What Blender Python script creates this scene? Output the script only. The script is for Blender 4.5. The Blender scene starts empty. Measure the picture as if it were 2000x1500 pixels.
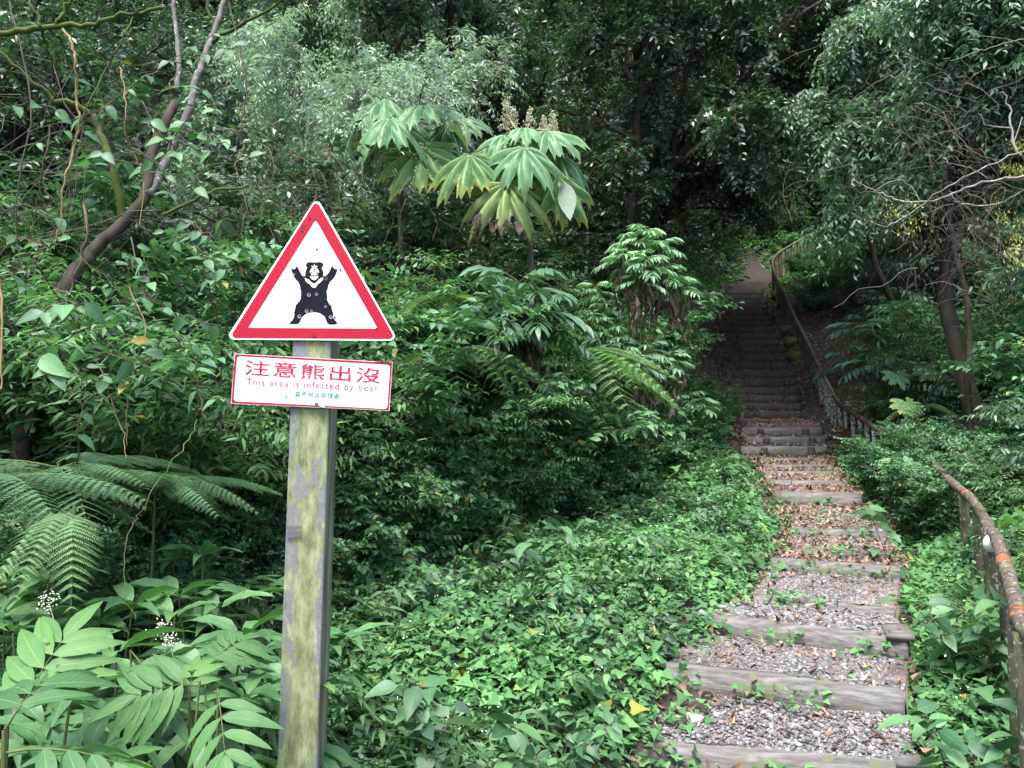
import bpy, math, random
import numpy as np
from mathutils import Vector, Matrix

S = bpy.context.scene
C = S.collection
rad = math.radians

# ------------------------------------------------------------------ camera, sky, sun, exposure
EYE = 1.6
PITCH = 3.8
cam_d = bpy.data.cameras.new('camera'); cam_d.sensor_width = 36; cam_d.lens = 27
cam_d.clip_start = 0.05; cam_d.clip_end = 2000
cam = bpy.data.objects.new('camera', cam_d); C.objects.link(cam)
cam.location = (0, 0, EYE); cam.rotation_euler = (rad(90 + PITCH), 0, 0)
S.camera = cam
SUN_EL, SUN_AZ = 66, 200            # azimuth the light comes from, 180 = behind the camera
w = bpy.data.worlds.new('World'); S.world = w; w.use_nodes = True
nt = w.node_tree; bg = nt.nodes['Background']
sky = nt.nodes.new('ShaderNodeTexSky'); sky.sky_type = 'NISHITA'; sky.sun_disc = False
sky.sun_elevation = rad(SUN_EL); sky.sun_rotation = rad(SUN_AZ)
sky.air_density = 1.0; sky.dust_density = 3.0; sky.ozone_density = 1.0
nt.links.new(sky.outputs[0], bg.inputs[0]); bg.inputs[1].default_value = 0.15
sl = bpy.data.lights.new('sun', 'SUN'); sl.energy = 2.7; sl.angle = rad(28); sl.color = (1, .985, .96)
so = bpy.data.objects.new('sun', sl); C.objects.link(so)
az, el = rad(SUN_AZ), rad(SUN_EL)
tosun = Vector((math.sin(az) * math.cos(el), math.cos(az) * math.cos(el), math.sin(el)))
so.rotation_euler = tosun.to_track_quat('Z', 'Y').to_euler(); so.location = tosun * 30
S.view_settings.view_transform = 'Standard'; S.view_settings.look = 'None'
S.view_settings.exposure = 1.62; S.view_settings.gamma = 1
cy = S.cycles
cy.max_bounces = 5; cy.diffuse_bounces = 3; cy.glossy_bounces = 2; cy.transmission_bounces = 3
cy.transparent_max_bounces = 4; cy.use_denoising = True; cy.caustics_reflective = False; cy.caustics_refractive = False
cy.use_adaptive_sampling = True; cy.adaptive_threshold = 0.02

# ------------------------------------------------------------------ photo point -> world point at forward distance d
cp, sp_ = math.cos(rad(PITCH)), math.sin(rad(PITCH))
def P(px, py, d):
    a, b = (px - 1000) / 1500, (750 - py) / 1500
    y = cp - b * sp_; z = sp_ + b * cp
    k = d / y
    return Vector((a * k, d, EYE + z * k))

# ------------------------------------------------------------------ steps table: left px, right px, visible riser height
ST = [((1245, 1560, 3.4), (1800, 1610, 3.15), .17),
      ((1275, 1450, 3.75), (1790, 1492, 3.5), .13), ((1300, 1297, 4.25), (1767, 1352, 3.82), .12),
      ((1365, 1198, 4.95), (1772, 1248, 4.3), .11), ((1465, 1163, 5.2), (1745, 1192, 4.72), .03),
      ((1505, 1090, 6.05), (1758, 1108, 5.65), .09), ((1548, 1074, 6.35), (1740, 1087, 6.0), .02),
      ((1545, 1030, 7.0), (1732, 1038, 6.75), .06), ((1548, 1009, 7.4), (1735, 1012, 7.3), .02),
      ((1525, 960, 8.2), (1684, 964, 8.0), .13), ((1505, 937, 8.75), (1657, 940, 8.6), .06),
      ((1495, 920, 9.3), (1640, 921, 9.2), .05), ((1492, 907, 9.7), (1628, 908, 9.62), .05),
      ((1485, 894, 10.1), (1617, 895, 10.0), .05), ((1448, 872, 10.5), (1616, 871, 10.45), .14),
      ((1458, 853, 10.8), (1612, 853, 10.78), .12), ((1450, 836, 11.1), (1606, 836, 11.1), .12),
      ((1465, 821, 12.2), (1603, 821, 12.2), .03), ((1455, 803, 12.75), (1566, 804, 12.75), .13),
      ((1435, 788, 13.15), (1567, 788, 13.15), .15), ((1431, 773, 13.55), (1564, 773, 13.55), .15),
      ((1430, 758, 13.95), (1562, 758, 13.95), .16), ((1427, 741, 14.35), (1558, 741, 14.35), .17)]
steps = [(P(*a), P(*b), h) for a, b, h in ST]
La, Ra = steps[-1][0], steps[-1][1]; Lb, Rb = P(1395, 567, 20.2), P(1490, 567, 20.2)
for i in range(1, 15):
    t = i / 14; j = .08 * math.sin(i * 2.3)
    steps.append((La.lerp(Lb, t) + Vector((j, 0, 0)), Ra.lerp(Rb, t) + Vector((j * .6, 0, 0)), .195))
cur = [(6.0, 20.2, 3.78), (6.55, 21.4, 4.15), (7.3, 22.8, 4.6), (8.4, 24.2, 5.05), (9.8, 25.6, 5.5), (11.3, 26.9, 6.05), (12.9, 28.1, 6.6), (14.5, 29.3, 7.2), (16, 30.5, 7.8)]
cur = [Vector((a, b, c + EYE)) for a, b, c in cur]
for i in range(1, len(cur)):
    for k in (1, 2):
        m = cur[i - 1].lerp(cur[i], k / 2); h = (cur[i] - cur[i - 1]); h.z = 0; h.normalize()
        r = Vector((h.y, -h.x, 0)) * .62
        steps.append((m - r, m + r, .17))
cen = [((a + b) / 2) for a, b, h in steps]
ty = np.array([-5., 2.2] + [c.y for c in cen] + [45., 80.]); tx = np.array([-.9, .5] + [c.x for c in cen] + [28., 40.])
tz = np.array([-.02, -.02] + [c.z - .04 for c in cen] + [18., 46.])
def Zp(y): return np.interp(y, ty, tz)
def Xc(y): return np.interp(y, ty, tx)
def sst(v, a, b):
    t = np.clip((v - a) / (b - a), 0, 1); return t * t * (3 - 2 * t)
def lump(x, y, s=1.0, o=0.0):
    return (np.sin(x * 1.7 * s + 1.3 + o) * np.cos(y * 1.3 * s - .7 + o) + .6 * np.sin(x * 3.1 * s + y * 2.3 * s + o * 2) + .35 * np.sin(x * 6.3 * s - y * 5.1 * s + o)) / 1.95
def bushdist(x, y): return -(x + 1.2) * .86 + (y - 3.9) * .51
def ground(x, y):
    x = np.asarray(x, float); y = np.asarray(y, float)
    s = x - Xc(y)
    z = Zp(y)
    far = sst(y, 8.5, 13)
    ll = np.maximum(.33 * np.clip(bushdist(x, y), 0, 9) * sst(-s, .8, 2.0), .5 * np.clip(-s - .75, 0, 7) * far)
    rs = np.clip(s - .75, 0, 12)
    lr = rs * (.14 + .12 * sst(s, 2.0, 4.0)) * (1 - sst(y, 11, 18)) + rs * .5 * sst(y, 11, 18) + .26 * np.exp(-((y - 8.0) / 1.3) ** 2) * sst(s, .75, 1.3)
    z = z + np.where(s < 0, ll, lr) + .06 * lump(x, y) * sst(np.abs(s), .9, 1.8)
    se = np.abs(s) * (1 - .34 * sst(y, 20.5, 22))
    return z - (.10 + .05 * sst(y, 20.5, 22)) * (1 - sst(se, .6, .85))
def G0(x, y): return float(ground(x, y))

# ------------------------------------------------------------------ object helpers
def tag(o, label=None, cat=None, group=None, kind=None):
    if label: o['label'] = label
    if cat: o['category'] = cat
    if group: o['group'] = group
    if kind: o['kind'] = kind
    return o
def empty(name, loc, label, cat, group=None, rz=0, sc=1):
    o = bpy.data.objects.new(name, None); C.objects.link(o); o.empty_display_size = .1
    o.location = loc; o.rotation_euler = (0, 0, rz); o.scale = (sc, sc, sc)
    return tag(o, label, cat, group)

class Geo:
    """collects triangles; luv = (across, along, random) per vertex"""
    def __init__(s): s.V = []; s.T = []; s.A = []; s.M = []; s.n = 0
    def add(s, V, T, A=None, m=0):
        V = np.asarray(V, float).reshape(-1, 3); T = np.asarray(T, int).reshape(-1, 3)
        if A is None: A = np.zeros((len(V), 3))
        s.V.append(V); s.T.append(T + s.n); s.A.append(np.asarray(A, float)); s.M.append(np.full(len(T), m)); s.n += len(V)
    def leaves(s, tpl, pos, dr, nr, sc, rnd, m=0):
        V, T, U = tpl
        pos = np.asarray(pos, float); N = len(pos)
        if N == 0: return
        d = dr / np.maximum(np.linalg.norm(dr, axis=1, keepdims=True), 1e-6)
        x = np.cross(d, nr); x /= np.maximum(np.linalg.norm(x, axis=1, keepdims=True), 1e-6)
        z = np.cross(x, d)
        sc = np.broadcast_to(np.asarray(sc, float), (N,)) if np.ndim(sc) < 2 else sc
        if np.ndim(sc) == 1: sc = np.stack([sc] * 3, 1)
        W = pos[:, None] + x[:, None] * (V[None, :, 0:1] * sc[:, None, 0:1]) + d[:, None] * (V[None, :, 1:2] * sc[:, None, 1:2]) + z[:, None] * (V[None, :, 2:3] * sc[:, None, 2:3])
        TT = T[None] + (np.arange(N) * len(V))[:, None, None]
        A = np.zeros((N, len(V), 3)); A[:, :, :2] = U[None]; A[:, :, 2] = np.broadcast_to(rnd, (N,))[:, None]
        s.add(W, TT, A.reshape(-1, 3), m)
    def tube(s, pts, radii, sides=6, m=0, rnd=.5, cap=False):
        pts = np.asarray([tuple(p) for p in pts], float); n = len(pts)
        radii = np.broadcast_to(np.asarray(radii, float), (n,))
        t = np.gradient(pts, axis=0); t /= np.maximum(np.linalg.norm(t, axis=1, keepdims=True), 1e-9)
        ref = np.array([0.31, .95, .05]) if abs(t[:, 2]).mean() > .6 else np.array([.05, .03, 1.])
        u = np.cross(t, ref); u /= np.maximum(np.linalg.norm(u, axis=1, keepdims=True), 1e-9); v = np.cross(t, u)
        a = np.linspace(0, 2 * np.pi, sides, endpoint=False)
        W = pts[:, None] + radii[:, None, None] * (np.cos(a)[None, :, None] * u[:, None] + np.sin(a)[None, :, None] * v[:, None])
        T = []
        i0, k0 = np.meshgrid(np.arange(n - 1), np.arange(sides), indexing='ij')
        a0 = (i0 * sides + k0).ravel(); a1 = (i0 * sides + (k0 + 1) % sides).ravel(); b0 = a0 + sides; b1 = a1 + sides
        T = np.concatenate([np.stack([a0, a1, b1], 1), np.stack([a0, b1, b0], 1)])
        L = np.concatenate([[0], np.cumsum(np.linalg.norm(np.diff(pts, axis=0), axis=1))])
        A = np.zeros((n, sides, 3)); A[:, :, 0] = (a / 6.283)[None]; A[:, :, 1] = L[:, None]; A[:, :, 2] = rnd
        W = W.reshape(-1, 3); A = A.reshape(-1, 3)
        if cap:
            for end, off in ((0, 0), (n - 1, (n - 1) * sides)):
                W = np.vstack([W, pts[end][None]]); A = np.vstack([A, A[off][None]]); c = len(W) - 1
                k = np.arange(sides); q = np.stack([np.full(sides, c), off + k, off + (k + 1) % sides], 1)
                if end == 0: q = q[:, ::-1]
                T = np.vstack([T, q])
        s.add(W, T, A, m)
    def mesh(s, name, mats, smooth=True):
        me = bpy.data.meshes.new(name)
        V = np.concatenate(s.V).astype(np.float32); T = np.concatenate(s.T).astype(np.int32)
        A = np.concatenate(s.A).astype(np.float32); M = np.concatenate(s.M).astype(np.int32)
        me.vertices.add(len(V)); me.vertices.foreach_set('co', V.ravel())
        me.loops.add(len(T) * 3); me.loops.foreach_set('vertex_index', T.ravel())
        me.polygons.add(len(T)); me.polygons.foreach_set('loop_start', np.arange(len(T), dtype=np.int32) * 3)
        me.polygons.foreach_set('loop_total', np.full(len(T), 3, np.int32))
        me.polygons.foreach_set('material_index', M)
        if smooth: me.polygons.foreach_set('use_smooth', np.ones(len(T), bool))
        at = me.attributes.new('luv', 'FLOAT_VECTOR', 'POINT'); at.data.foreach_set('vector', A.ravel())
        for m in (mats if isinstance(mats, (list, tuple)) else [mats]): me.materials.append(m)
        me.update(calc_edges=True)
        return me
    def obj(s, name, mats, parent=None, smooth=True, loc=None):
        o = bpy.data.objects.new(name, s.mesh(name, mats, smooth)); C.objects.link(o)
        if parent: o.parent = parent
        if loc is not None: o.location = loc
        return o
def put(me, name, parent=None):
    o = bpy.data.objects.new(name, me); C.objects.link(o); o.parent = parent; return o

# ------------------------------------------------------------------ materials
def newmat(name):
    m = bpy.data.materials.new(name); m.use_nodes = True; t = m.node_tree; t.nodes.clear()
    o = t.nodes.new('ShaderNodeOutputMaterial'); b = t.nodes.new('ShaderNodeBsdfPrincipled')
    t.links.new(b.outputs[0], o.inputs[0]); return m, t, b, o
def N(t, ty_, **k):
    n = t.nodes.new(ty_)
    for a, v in k.items():
        if a.startswith('i_'):
            key = a[2:]; key = int(key) if key.isdigit() else key.replace('_', ' ')
            n.inputs[key].default_value = v
        else: setattr(n, a, v)
    return n
def ramp(t, src, stops, mode='LINEAR'):
    r = t.nodes.new('ShaderNodeValToRGB'); r.color_ramp.interpolation = mode
    e = r.color_ramp.elements
    while len(e) < len(stops): e.new(.5)
    for el_, (p, c) in zip(e, stops):
        el_.position = p; el_.color = (*c, 1) if len(c) == 3 else c
    t.links.new(src, r.inputs[0]); return r.outputs[0]
def mixc(t, f, a, b, mode='MIX'):
    n = t.nodes.new('ShaderNodeMix'); n.data_type = 'RGBA'; n.blend_type = mode
    for sock, v in ((n.inputs[0], f), (n.inputs[6], a), (n.inputs[7], b)):
        if isinstance(v, (int, float)): sock.default_value = v
        elif isinstance(v, tuple): sock.default_value = (*v, 1)
        else: t.links.new(v, sock)
    return n.outputs[2]
def mth(t, op, a, b=0.0):
    n = t.nodes.new('ShaderNodeMath'); n.operation = op
    for i, v in enumerate((a, b)):
        if isinstance(v, (int, float)): n.inputs[i].default_value = v
        else: t.links.new(v, n.inputs[i])
    return n.outputs[0]

def leafmat(name, stops, rough=.42, trans=.22, back=1.25, vein=.35, spec=.5, veinw=.06, side=7.0, bump=.25, spots=0):
    m, t, b, o = newmat(name)
    at = N(t, 'ShaderNodeAttribute', attribute_name='luv'); sx = N(t, 'ShaderNodeSeparateXYZ'); t.links.new(at.outputs['Vector'], sx.inputs[0])
    u, v, r = sx.outputs
    oi = N(t, 'ShaderNodeObjectInfo')
    col = ramp(t, r, stops)
    no = N(t, 'ShaderNodeTexNoise', i_Scale=1.3, i_Detail=3.0)
    tc = N(t, 'ShaderNodeTexCoord'); t.links.new(tc.outputs['Object'], no.inputs['Vector'])
    var = mth(t, 'MULTIPLY_ADD', no.outputs[0], 1.3); t.nodes[-1].inputs[2].default_value = .35
    var = mth(t, 'MULTIPLY', var, mth(t, 'ADD', mth(t, 'MULTIPLY', oi.outputs['Random'], .3), .85))
    au = mth(t, 'ABSOLUTE', u)
    mid = mth(t, 'LESS_THAN', au, veinw)
    sv = mth(t, 'GREATER_THAN', mth(t, 'SINE', mth(t, 'MULTIPLY', mth(t, 'SUBTRACT', v, mth(t, 'MULTIPLY', au, .22)), side * 6.283)), .93)
    vv = mth(t, 'MAXIMUM', mid, mth(t, 'MULTIPLY', sv, .45))
    hv = N(t, 'ShaderNodeHueSaturation'); t.links.new(col, hv.inputs['Color']); t.links.new(var, hv.inputs['Value'])
    hv.inputs['Saturation'].default_value = .98
    lite = mixc(t, .5, hv.outputs[0], (.30, .42, .18))
    c2 = mixc(t, mth(t, 'MULTIPLY', vv, vein), hv.outputs[0], lite)
    if spots:
        vo = N(t, 'ShaderNodeTexNoise', i_Scale=spots, i_Detail=3.0); t.links.new(tc.outputs['Object'], vo.inputs['Vector'])
        c2 = mixc(t, ramp(t, vo.outputs[0], [(.69, (0, 0, 0)), (.715, (1, 1, 1))]), c2, (.07, .05, .025))
    ge = N(t, 'ShaderNodeNewGeometry')
    pale = mixc(t, 1.0, c2, (back * .95, back, back * 1.0), 'MULTIPLY')
    c3 = mixc(t, ge.outputs['Backfacing'], c2, pale)
    t.links.new(c3, b.inputs['Base Color']); b.inputs['Roughness'].default_value = rough; b.inputs['Specular IOR Level'].default_value = spec
    if bump:
        bp = N(t, 'ShaderNodeBump', i_Strength=bump, i_Distance=.002); t.links.new(mth(t, 'SUBTRACT', 1.0, vv), bp.inputs['Height'])
        t.links.new(bp.outputs[0], b.inputs['Normal'])
    tr = N(t, 'ShaderNodeBsdfTranslucent'); tcx = mixc(t, 1.0, c3, (1.0, 1.25, .55), 'MULTIPLY'); t.links.new(tcx, tr.inputs[0])
    mx = N(t, 'ShaderNodeMixShader', i_0=trans); t.links.new(b.outputs[0], mx.inputs[1]); t.links.new(tr.outputs[0], mx.inputs[2])
    t.links.new(mx.outputs[0], o.inputs[0])
    return m
def woodmat(name, c1, c2, scale=6, rough=.85, lichen=0, lich_col=(.55, .58, .52), moss=0, moss_col=(.10, .13, .02), stretch=(1, 1, .15), bump=.5):
    m, t, b, o = newmat(name)
    tc = N(t, 'ShaderNodeTexCoord'); mp = N(t, 'ShaderNodeMapping'); mp.inputs['Scale'].default_value = stretch
    t.links.new(tc.outputs['Object'], mp.inputs[0])
    n1 = N(t, 'ShaderNodeTexNoise', i_Scale=scale * 3, i_Detail=8.0, i_Roughness=.65); t.links.new(mp.outputs[0], n1.inputs['Vector'])
    col = ramp(t, n1.outputs[0], [(.34, c1), (.50, tuple((a + b) / 2 for a, b in zip(c1, c2))), (.64, c2)])
    if moss:
        n2 = N(t, 'ShaderNodeTexNoise', i_Scale=scale, i_Detail=6.0); t.links.new(tc.outputs['Object'], n2.inputs['Vector'])
        f = ramp(t, n2.outputs[0], [(.62 - moss * .25, (0, 0, 0)), (.68 - moss * .2, (1, 1, 1))]); col = mixc(t, f, col, moss_col)
    if lichen:
        n3 = N(t, 'ShaderNodeTexNoise', i_Scale=scale * 4, i_Detail=4.0, i_Roughness=.6); t.links.new(tc.outputs['Object'], n3.inputs['Vector'])
        f = ramp(t, n3.outputs[0], [(.66 - lichen * .2, (0, 0, 0)), (.69 - lichen * .2, (1, 1, 1))]); col = mixc(t, f, col, lich_col)
    t.links.new(col, b.inputs['Base Color']); b.inputs['Roughness'].default_value = rough; b.inputs['Specular IOR Level'].default_value = .25
    bp = N(t, 'ShaderNodeBump', i_Strength=bump, i_Distance=.01); t.links.new(n1.outputs[0], bp.inputs['Height']); t.links.new(bp.outputs[0], b.inputs['Normal'])
    return m
def plain(name, c, rough=.5, spec=.4, var=.0, scale=20):
    m, t, b, o = newmat(name)
    if var:
        n = N(t, 'ShaderNodeTexNoise', i_Scale=scale, i_Detail=5.0); tc = N(t, 'ShaderNodeTexCoord'); t.links.new(tc.outputs['Object'], n.inputs['Vector'])
        col = ramp(t, n.outputs[0], [(.35, tuple(x * (1 - var) for x in c)), (.65, c)]); t.links.new(col, b.inputs['Base Color'])
    else: b.inputs['Base Color'].default_value = (*c, 1)
    b.inputs['Roughness'].default_value = rough; b.inputs['Specular IOR Level'].default_value = spec
    return m

M = {}
Y1, B1 = (.38, .30, .03), (.16, .08, .035)
M['ivy'] = leafmat('ground_cover_leaf', [(0, (.055, .15, .06)), (.5, (.10, .245, .09)), (.97, (.17, .35, .12)), (.985, (.22, .26, .06)), (1, Y1)], vein=.2, rough=.65, trans=.32, spec=.22)
M['shrub'] = leafmat('broad_leaf', [(0, (.038, .105, .052)), (.5, (.066, .17, .076)), (.9, (.11, .245, .10)), (.975, (.11, .245, .09)), (.99, Y1), (1, B1)], rough=.47, spec=.35)
M['fresh'] = leafmat('fresh_leaf', [(0, (.06, .14, .06)), (.5, (.10, .22, .09)), (1, (.17, .32, .12))], rough=.5, spec=.35, vein=.2, trans=.3, bump=0)
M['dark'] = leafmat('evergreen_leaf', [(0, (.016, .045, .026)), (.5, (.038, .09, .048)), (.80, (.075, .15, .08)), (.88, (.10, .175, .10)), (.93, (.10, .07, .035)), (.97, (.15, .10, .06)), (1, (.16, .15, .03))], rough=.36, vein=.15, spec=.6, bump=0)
M['silver'] = leafmat('silver_leaf', [(0, (.13, .20, .15)), (.5, (.22, .31, .235)), (1, (.34, .43, .34))], rough=.42, spec=.45, vein=.1, back=1.6, bump=0)
M['bright'] = leafmat('drooping_leaf', [(0, (.055, .11, .075)), (.6, (.095, .165, .11)), (1, (.18, .27, .17))], rough=.42, vein=.15, back=1.4, bump=0)
M['fern'] = leafmat('fern_leaf', [(0, (.045, .12, .06)), (.6, (.075, .18, .085)), (1, (.12, .26, .095))], rough=.55, vein=.0, bump=0)
M['fernl'] = leafmat('pale_fern_leaf', [(0, (.08, .18, .08)), (.6, (.13, .26, .10)), (1, (.20, .35, .11))], rough=.55, vein=.0, bump=0)
M['elder'] = leafmat('elder_leaf', [(0, (.045, .13, .045)), (.6, (.07, .18, .055)), (1, (.11, .25, .065))], rough=.55, spec=.3, vein=.7, side=9, bump=.8, veinw=.05, spots=55)
M['elderp'] = leafmat('pale_elder_leaf', [(0, (.11, .23, .13)), (.6, (.17, .32, .18)), (1, (.23, .40, .20))], rough=.5, vein=.45, side=9)
M['elderb'] = leafmat('blue_elder_leaf', [(0, (.035, .10, .06)), (.6, (.06, .145, .085)), (1, (.09, .19, .10))], rough=.42, vein=.45, side=9)
M['lance'] = leafmat('lance_leaf', [(0, (.035, .105, .04)), (.6, (.06, .16, .052)), (1, (.10, .23, .065))], rough=.5, vein=.5, side=8, spots=40)
M['dead'] = leafmat('dead_leaf', [(0, (.035, .022, .018)), (.5, (.07, .045, .032)), (1, (.12, .075, .045))], rough=.8, vein=.2, trans=.05)
M['litter'] = leafmat('fallen_leaf', [(0, (.06, .032, .026)), (.5, (.17, .085, .06)), (.85, (.29, .17, .12)), (1, (.38, .26, .17))], rough=.7, vein=.3, trans=.05)
M['bark'] = woodmat('dark_bark', (.025, .02, .015), (.06, .048, .036), lichen=.0, moss=.3, moss_col=(.03, .04, .012))
M['barkgrey'] = woodmat('grey_bark', (.07, .065, .06), (.15, .14, .13), lichen=.3, lich_col=(.25, .26, .24))
M['moss'] = woodmat('mossy_bark', (.03, .03, .018), (.07, .06, .04), moss=1.0, moss_col=(.06, .085, .015))
M['stem'] = woodmat('green_stem', (.05, .07, .025), (.12, .15, .05))
M['twig'] = woodmat('dry_twig', (.10, .07, .055), (.22, .18, .14))
M['twigdark'] = woodmat('thin_dark_twig', (.05, .04, .03), (.12, .10, .08))
M['palebranch'] = woodmat('pale_dead_wood', (.15, .14, .125), (.33, .31, .28), lichen=.4, lich_col=(.42, .43, .40))
M['tan'] = woodmat('tan_vine', (.22, .15, .07), (.42, .30, .16))

def dirt(name, c1, c2, c3):
    m, t, b, o = newmat(name)
    tc = N(t, 'ShaderNodeTexCoord')
    n1 = N(t, 'ShaderNodeTexNoise', i_Scale=14, i_Detail=10.0, i_Roughness=.7); t.links.new(tc.outputs['Object'], n1.inputs['Vector'])
    n2 = N(t, 'ShaderNodeTexVoronoi', i_Scale=45); t.links.new(tc.outputs['Object'], n2.inputs['Vector'])
    col = ramp(t, n1.outputs[0], [(.3, c1), (.52, c2), (.75, c3)])
    col = mixc(t, .45, col, ramp(t, n2.outputs['Distance'], [(0, (.2, .2, .2)), (.5, (.75, .75, .75))]), 'OVERLAY')
    hs = N(t, 'ShaderNodeHueSaturation'); hs.inputs['Saturation'].default_value = .6; t.links.new(col, hs.inputs['Color'])
    t.links.new(hs.outputs[0], b.inputs['Base Color']); b.inputs['Roughness'].default_value = .95; b.inputs['Specular IOR Level'].default_value = .2
    bp = N(t, 'ShaderNodeBump', i_Strength=.8, i_Distance=.03); t.links.new(n1.outputs[0], bp.inputs['Height']); t.links.new(bp.outputs[0], b.inputs['Normal'])
    return m
M['soil'] = dirt('forest_soil', (.025, .018, .012), (.05, .036, .025), (.09, .065, .045))
M['pathsoil'] = dirt('path_soil', (.09, .05, .038), (.18, .11, .085), (.28, .20, .16))
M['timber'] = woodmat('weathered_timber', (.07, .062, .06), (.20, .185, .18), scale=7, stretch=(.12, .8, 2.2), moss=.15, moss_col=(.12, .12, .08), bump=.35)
M['timberdark'] = woodmat('shade_darkened_timber', (.035, .028, .024), (.085, .07, .06), scale=5, stretch=(.25, .6, 1.6), moss=.35, moss_col=(.05, .05, .03), bump=.35)  # dark brown wood, its colour deepened further to carry the canopy shade
M['railwood'] = woodmat('lichen_rail', (.05, .038, .03), (.13, .10, .08), scale=9, stretch=(1, 1, 1), lichen=.42, lich_col=(.24, .24, .22), moss=.25, moss_col=(.14, .15, .06))
M['railpost'] = woodmat('mossy_rail_post', (.05, .045, .032), (.12, .11, .075), scale=9, stretch=(1, 1, .3), lichen=.35, lich_col=(.28, .29, .25), moss=.4, moss_col=(.09, .10, .04))
M['railpale'] = woodmat('pale_lichen_rail_post', (.06, .055, .045), (.14, .13, .10), scale=9, stretch=(1, 1, .5), lichen=.78, lich_col=(.40, .42, .38))
M['orange'] = woodmat('flaking_orange_paint', (.26, .07, .025), (.46, .15, .06), scale=14, stretch=(1, 1, 1), lichen=.95, lich_col=(.09, .07, .055), bump=.3)

# ------------------------------------------------------------------ leaf templates (x across, y along 0..1, z up), luv
def leaf_tpl(n, width, fold=.12, droop=.15, prof=.8, wavy=0.0):
    ts = np.linspace(0, 1, n + 1); V = []; U = []; T = []
    V.append((0, 0, 0)); U.append((0, 0))
    for i in range(1, n):
        t = ts[i]; wd = width * .54 * math.sin(math.pi * t ** prof) ** .85 * (1 - .30 * t * t)
        zc = -droop * t * t
        wv = wavy * math.sin(i * 2.1)
        V += [(-wd, t, zc + fold * wd * 2 + wv), (0, t, zc), (wd, t, zc + fold * wd * 2 - wv)]
        U += [(-1, t), (0, t), (1, t)]
    V.append((0, 1, -droop)); U.append((0, 1)); L = len(V) - 1
    T += [(0, 2, 1), (0, 3, 2)]
    for i in range(n - 2):
        a = 1 + 3 * i; b = a + 3
        T += [(a, a + 1, b + 1), (a, b + 1, b), (a + 1, a + 2, b + 2), (a + 1, b + 2, b + 1)]
    a = 1 + 3 * (n - 2); T += [(a, a + 1, L), (a + 1, a + 2, L)]
    return np.array(V, float), np.array(T, int), np.array(U, float)
OVN = leaf_tpl(2, .38, .15, .2, .7); OV2 = leaf_tpl(2, .50, .15, .2, .7); OV3 = leaf_tpl(3, .52, .15, .25, .75); OV5 = leaf_tpl(6, .50, .14, .25, .72, .015)
LA2 = leaf_tpl(2, .26, .1, .2, .7); LA3 = leaf_tpl(3, .26, .12, .3, .8); LA6 = leaf_tpl(8, .27, .12, .28, .8, .01)
PIN = leaf_tpl(2, .30, .05, .08, .5)
def ivy_tpl():
    # spade leaf with two basal corners
    o = [(0, 0), (-.28, -.10), (-.50, .06), (-.36, .30), (-.22, .50), (0, 1.0), (.22, .50), (.36, .30), (.50, .06), (.28, -.10)]
    V = [(x, y, .18 * abs(x) - .12 * y * y) for x, y in o] + [(0, .35, -.02)]
    U = [(x * 2, y) for x, y in o] + [(0, .35)]
    T = [(10, (i + 1) % 10, i) for i in range(10)]
    return np.array(V), np.array(T), np.array(U)
IVY = ivy_tpl()
def unit(v): return v / np.maximum(np.linalg.norm(v, axis=-1, keepdims=True), 1e-9)
UP = np.array([0, 0, 1.])

def sprays(g, tpl, pos, dr, rng, k=12, length=.35, leaf=.10, droop=.25, hang=.25, twig=True, m=0, mt=1, tilt=.5, spread=.95, splay=.45, jit=.25):
    """alternate leaves along short drooping twigs"""
    pos = np.asarray(pos, float); dr = unit(np.asarray(dr, float)); n = len(pos)
    if n == 0: return
    ln = length * rng.uniform(.6, 1.25, n)
    s = unit(np.cross(dr, UP[None] + rng.normal(0, .25, (n, 3)))); nrm = unit(np.cross(s, dr))
    t = (np.arange(k) + .6) / k; t = t[None] + rng.uniform(-.4, .4, (n, k)) / k
    pt = pos[:, None] + dr[:, None] * (ln[:, None] * t)[..., None] - UP * (droop * ln[:, None] * t * t)[..., None]
    side = np.where(np.arange(k) % 2 == 0, 1, -1)[None, :, None]
    d = dr[:, None] * splay + s[:, None] * side * spread + rng.normal(0, jit, (n, k, 3)) - UP * hang
    nr = nrm[:, None] + rng.normal(0, tilt, (n, k, 3)); nr[..., 2] += .4
    sc = leaf * rng.uniform(.6, 1.2, (n, k)) * (1.0 - .25 * t)
    g.leaves(tpl, pt.reshape(-1, 3), d.reshape(-1, 3), nr.reshape(-1, 3), sc.ravel(), rng.uniform(0, 1, n * k), m)
    if twig:
        # two-triangle-wide thin twig blades as 3 sided tubes
        e = pos + dr * ln[:, None] - UP * (droop * ln)[:, None]; mid = pos + dr * (ln * .5)[:, None] - UP * (droop * ln * .25)[:, None]
        r = .003 if leaf > .05 else .002
        V = np.stack([pos + s * r, pos - s * r * .5 + nrm * r, pos - s * r * .5 - nrm * r, mid + s * r * .7, mid - s * r * .35 + nrm * r * .7, mid - s * r * .35 - nrm * r * .7, e], 1)
        T = np.array([(0, 1, 4), (0, 4, 3), (1, 2, 5), (1, 5, 4), (2, 0, 3), (2, 3, 5), (3, 4, 6), (4, 5, 6), (5, 3, 6)])
        A = np.zeros((n, 7, 3)); A[..., 2] = .5
        g.add(V, T[None] + (np.arange(n) * 7)[:, None, None], A.reshape(-1, 3), mt)

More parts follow.
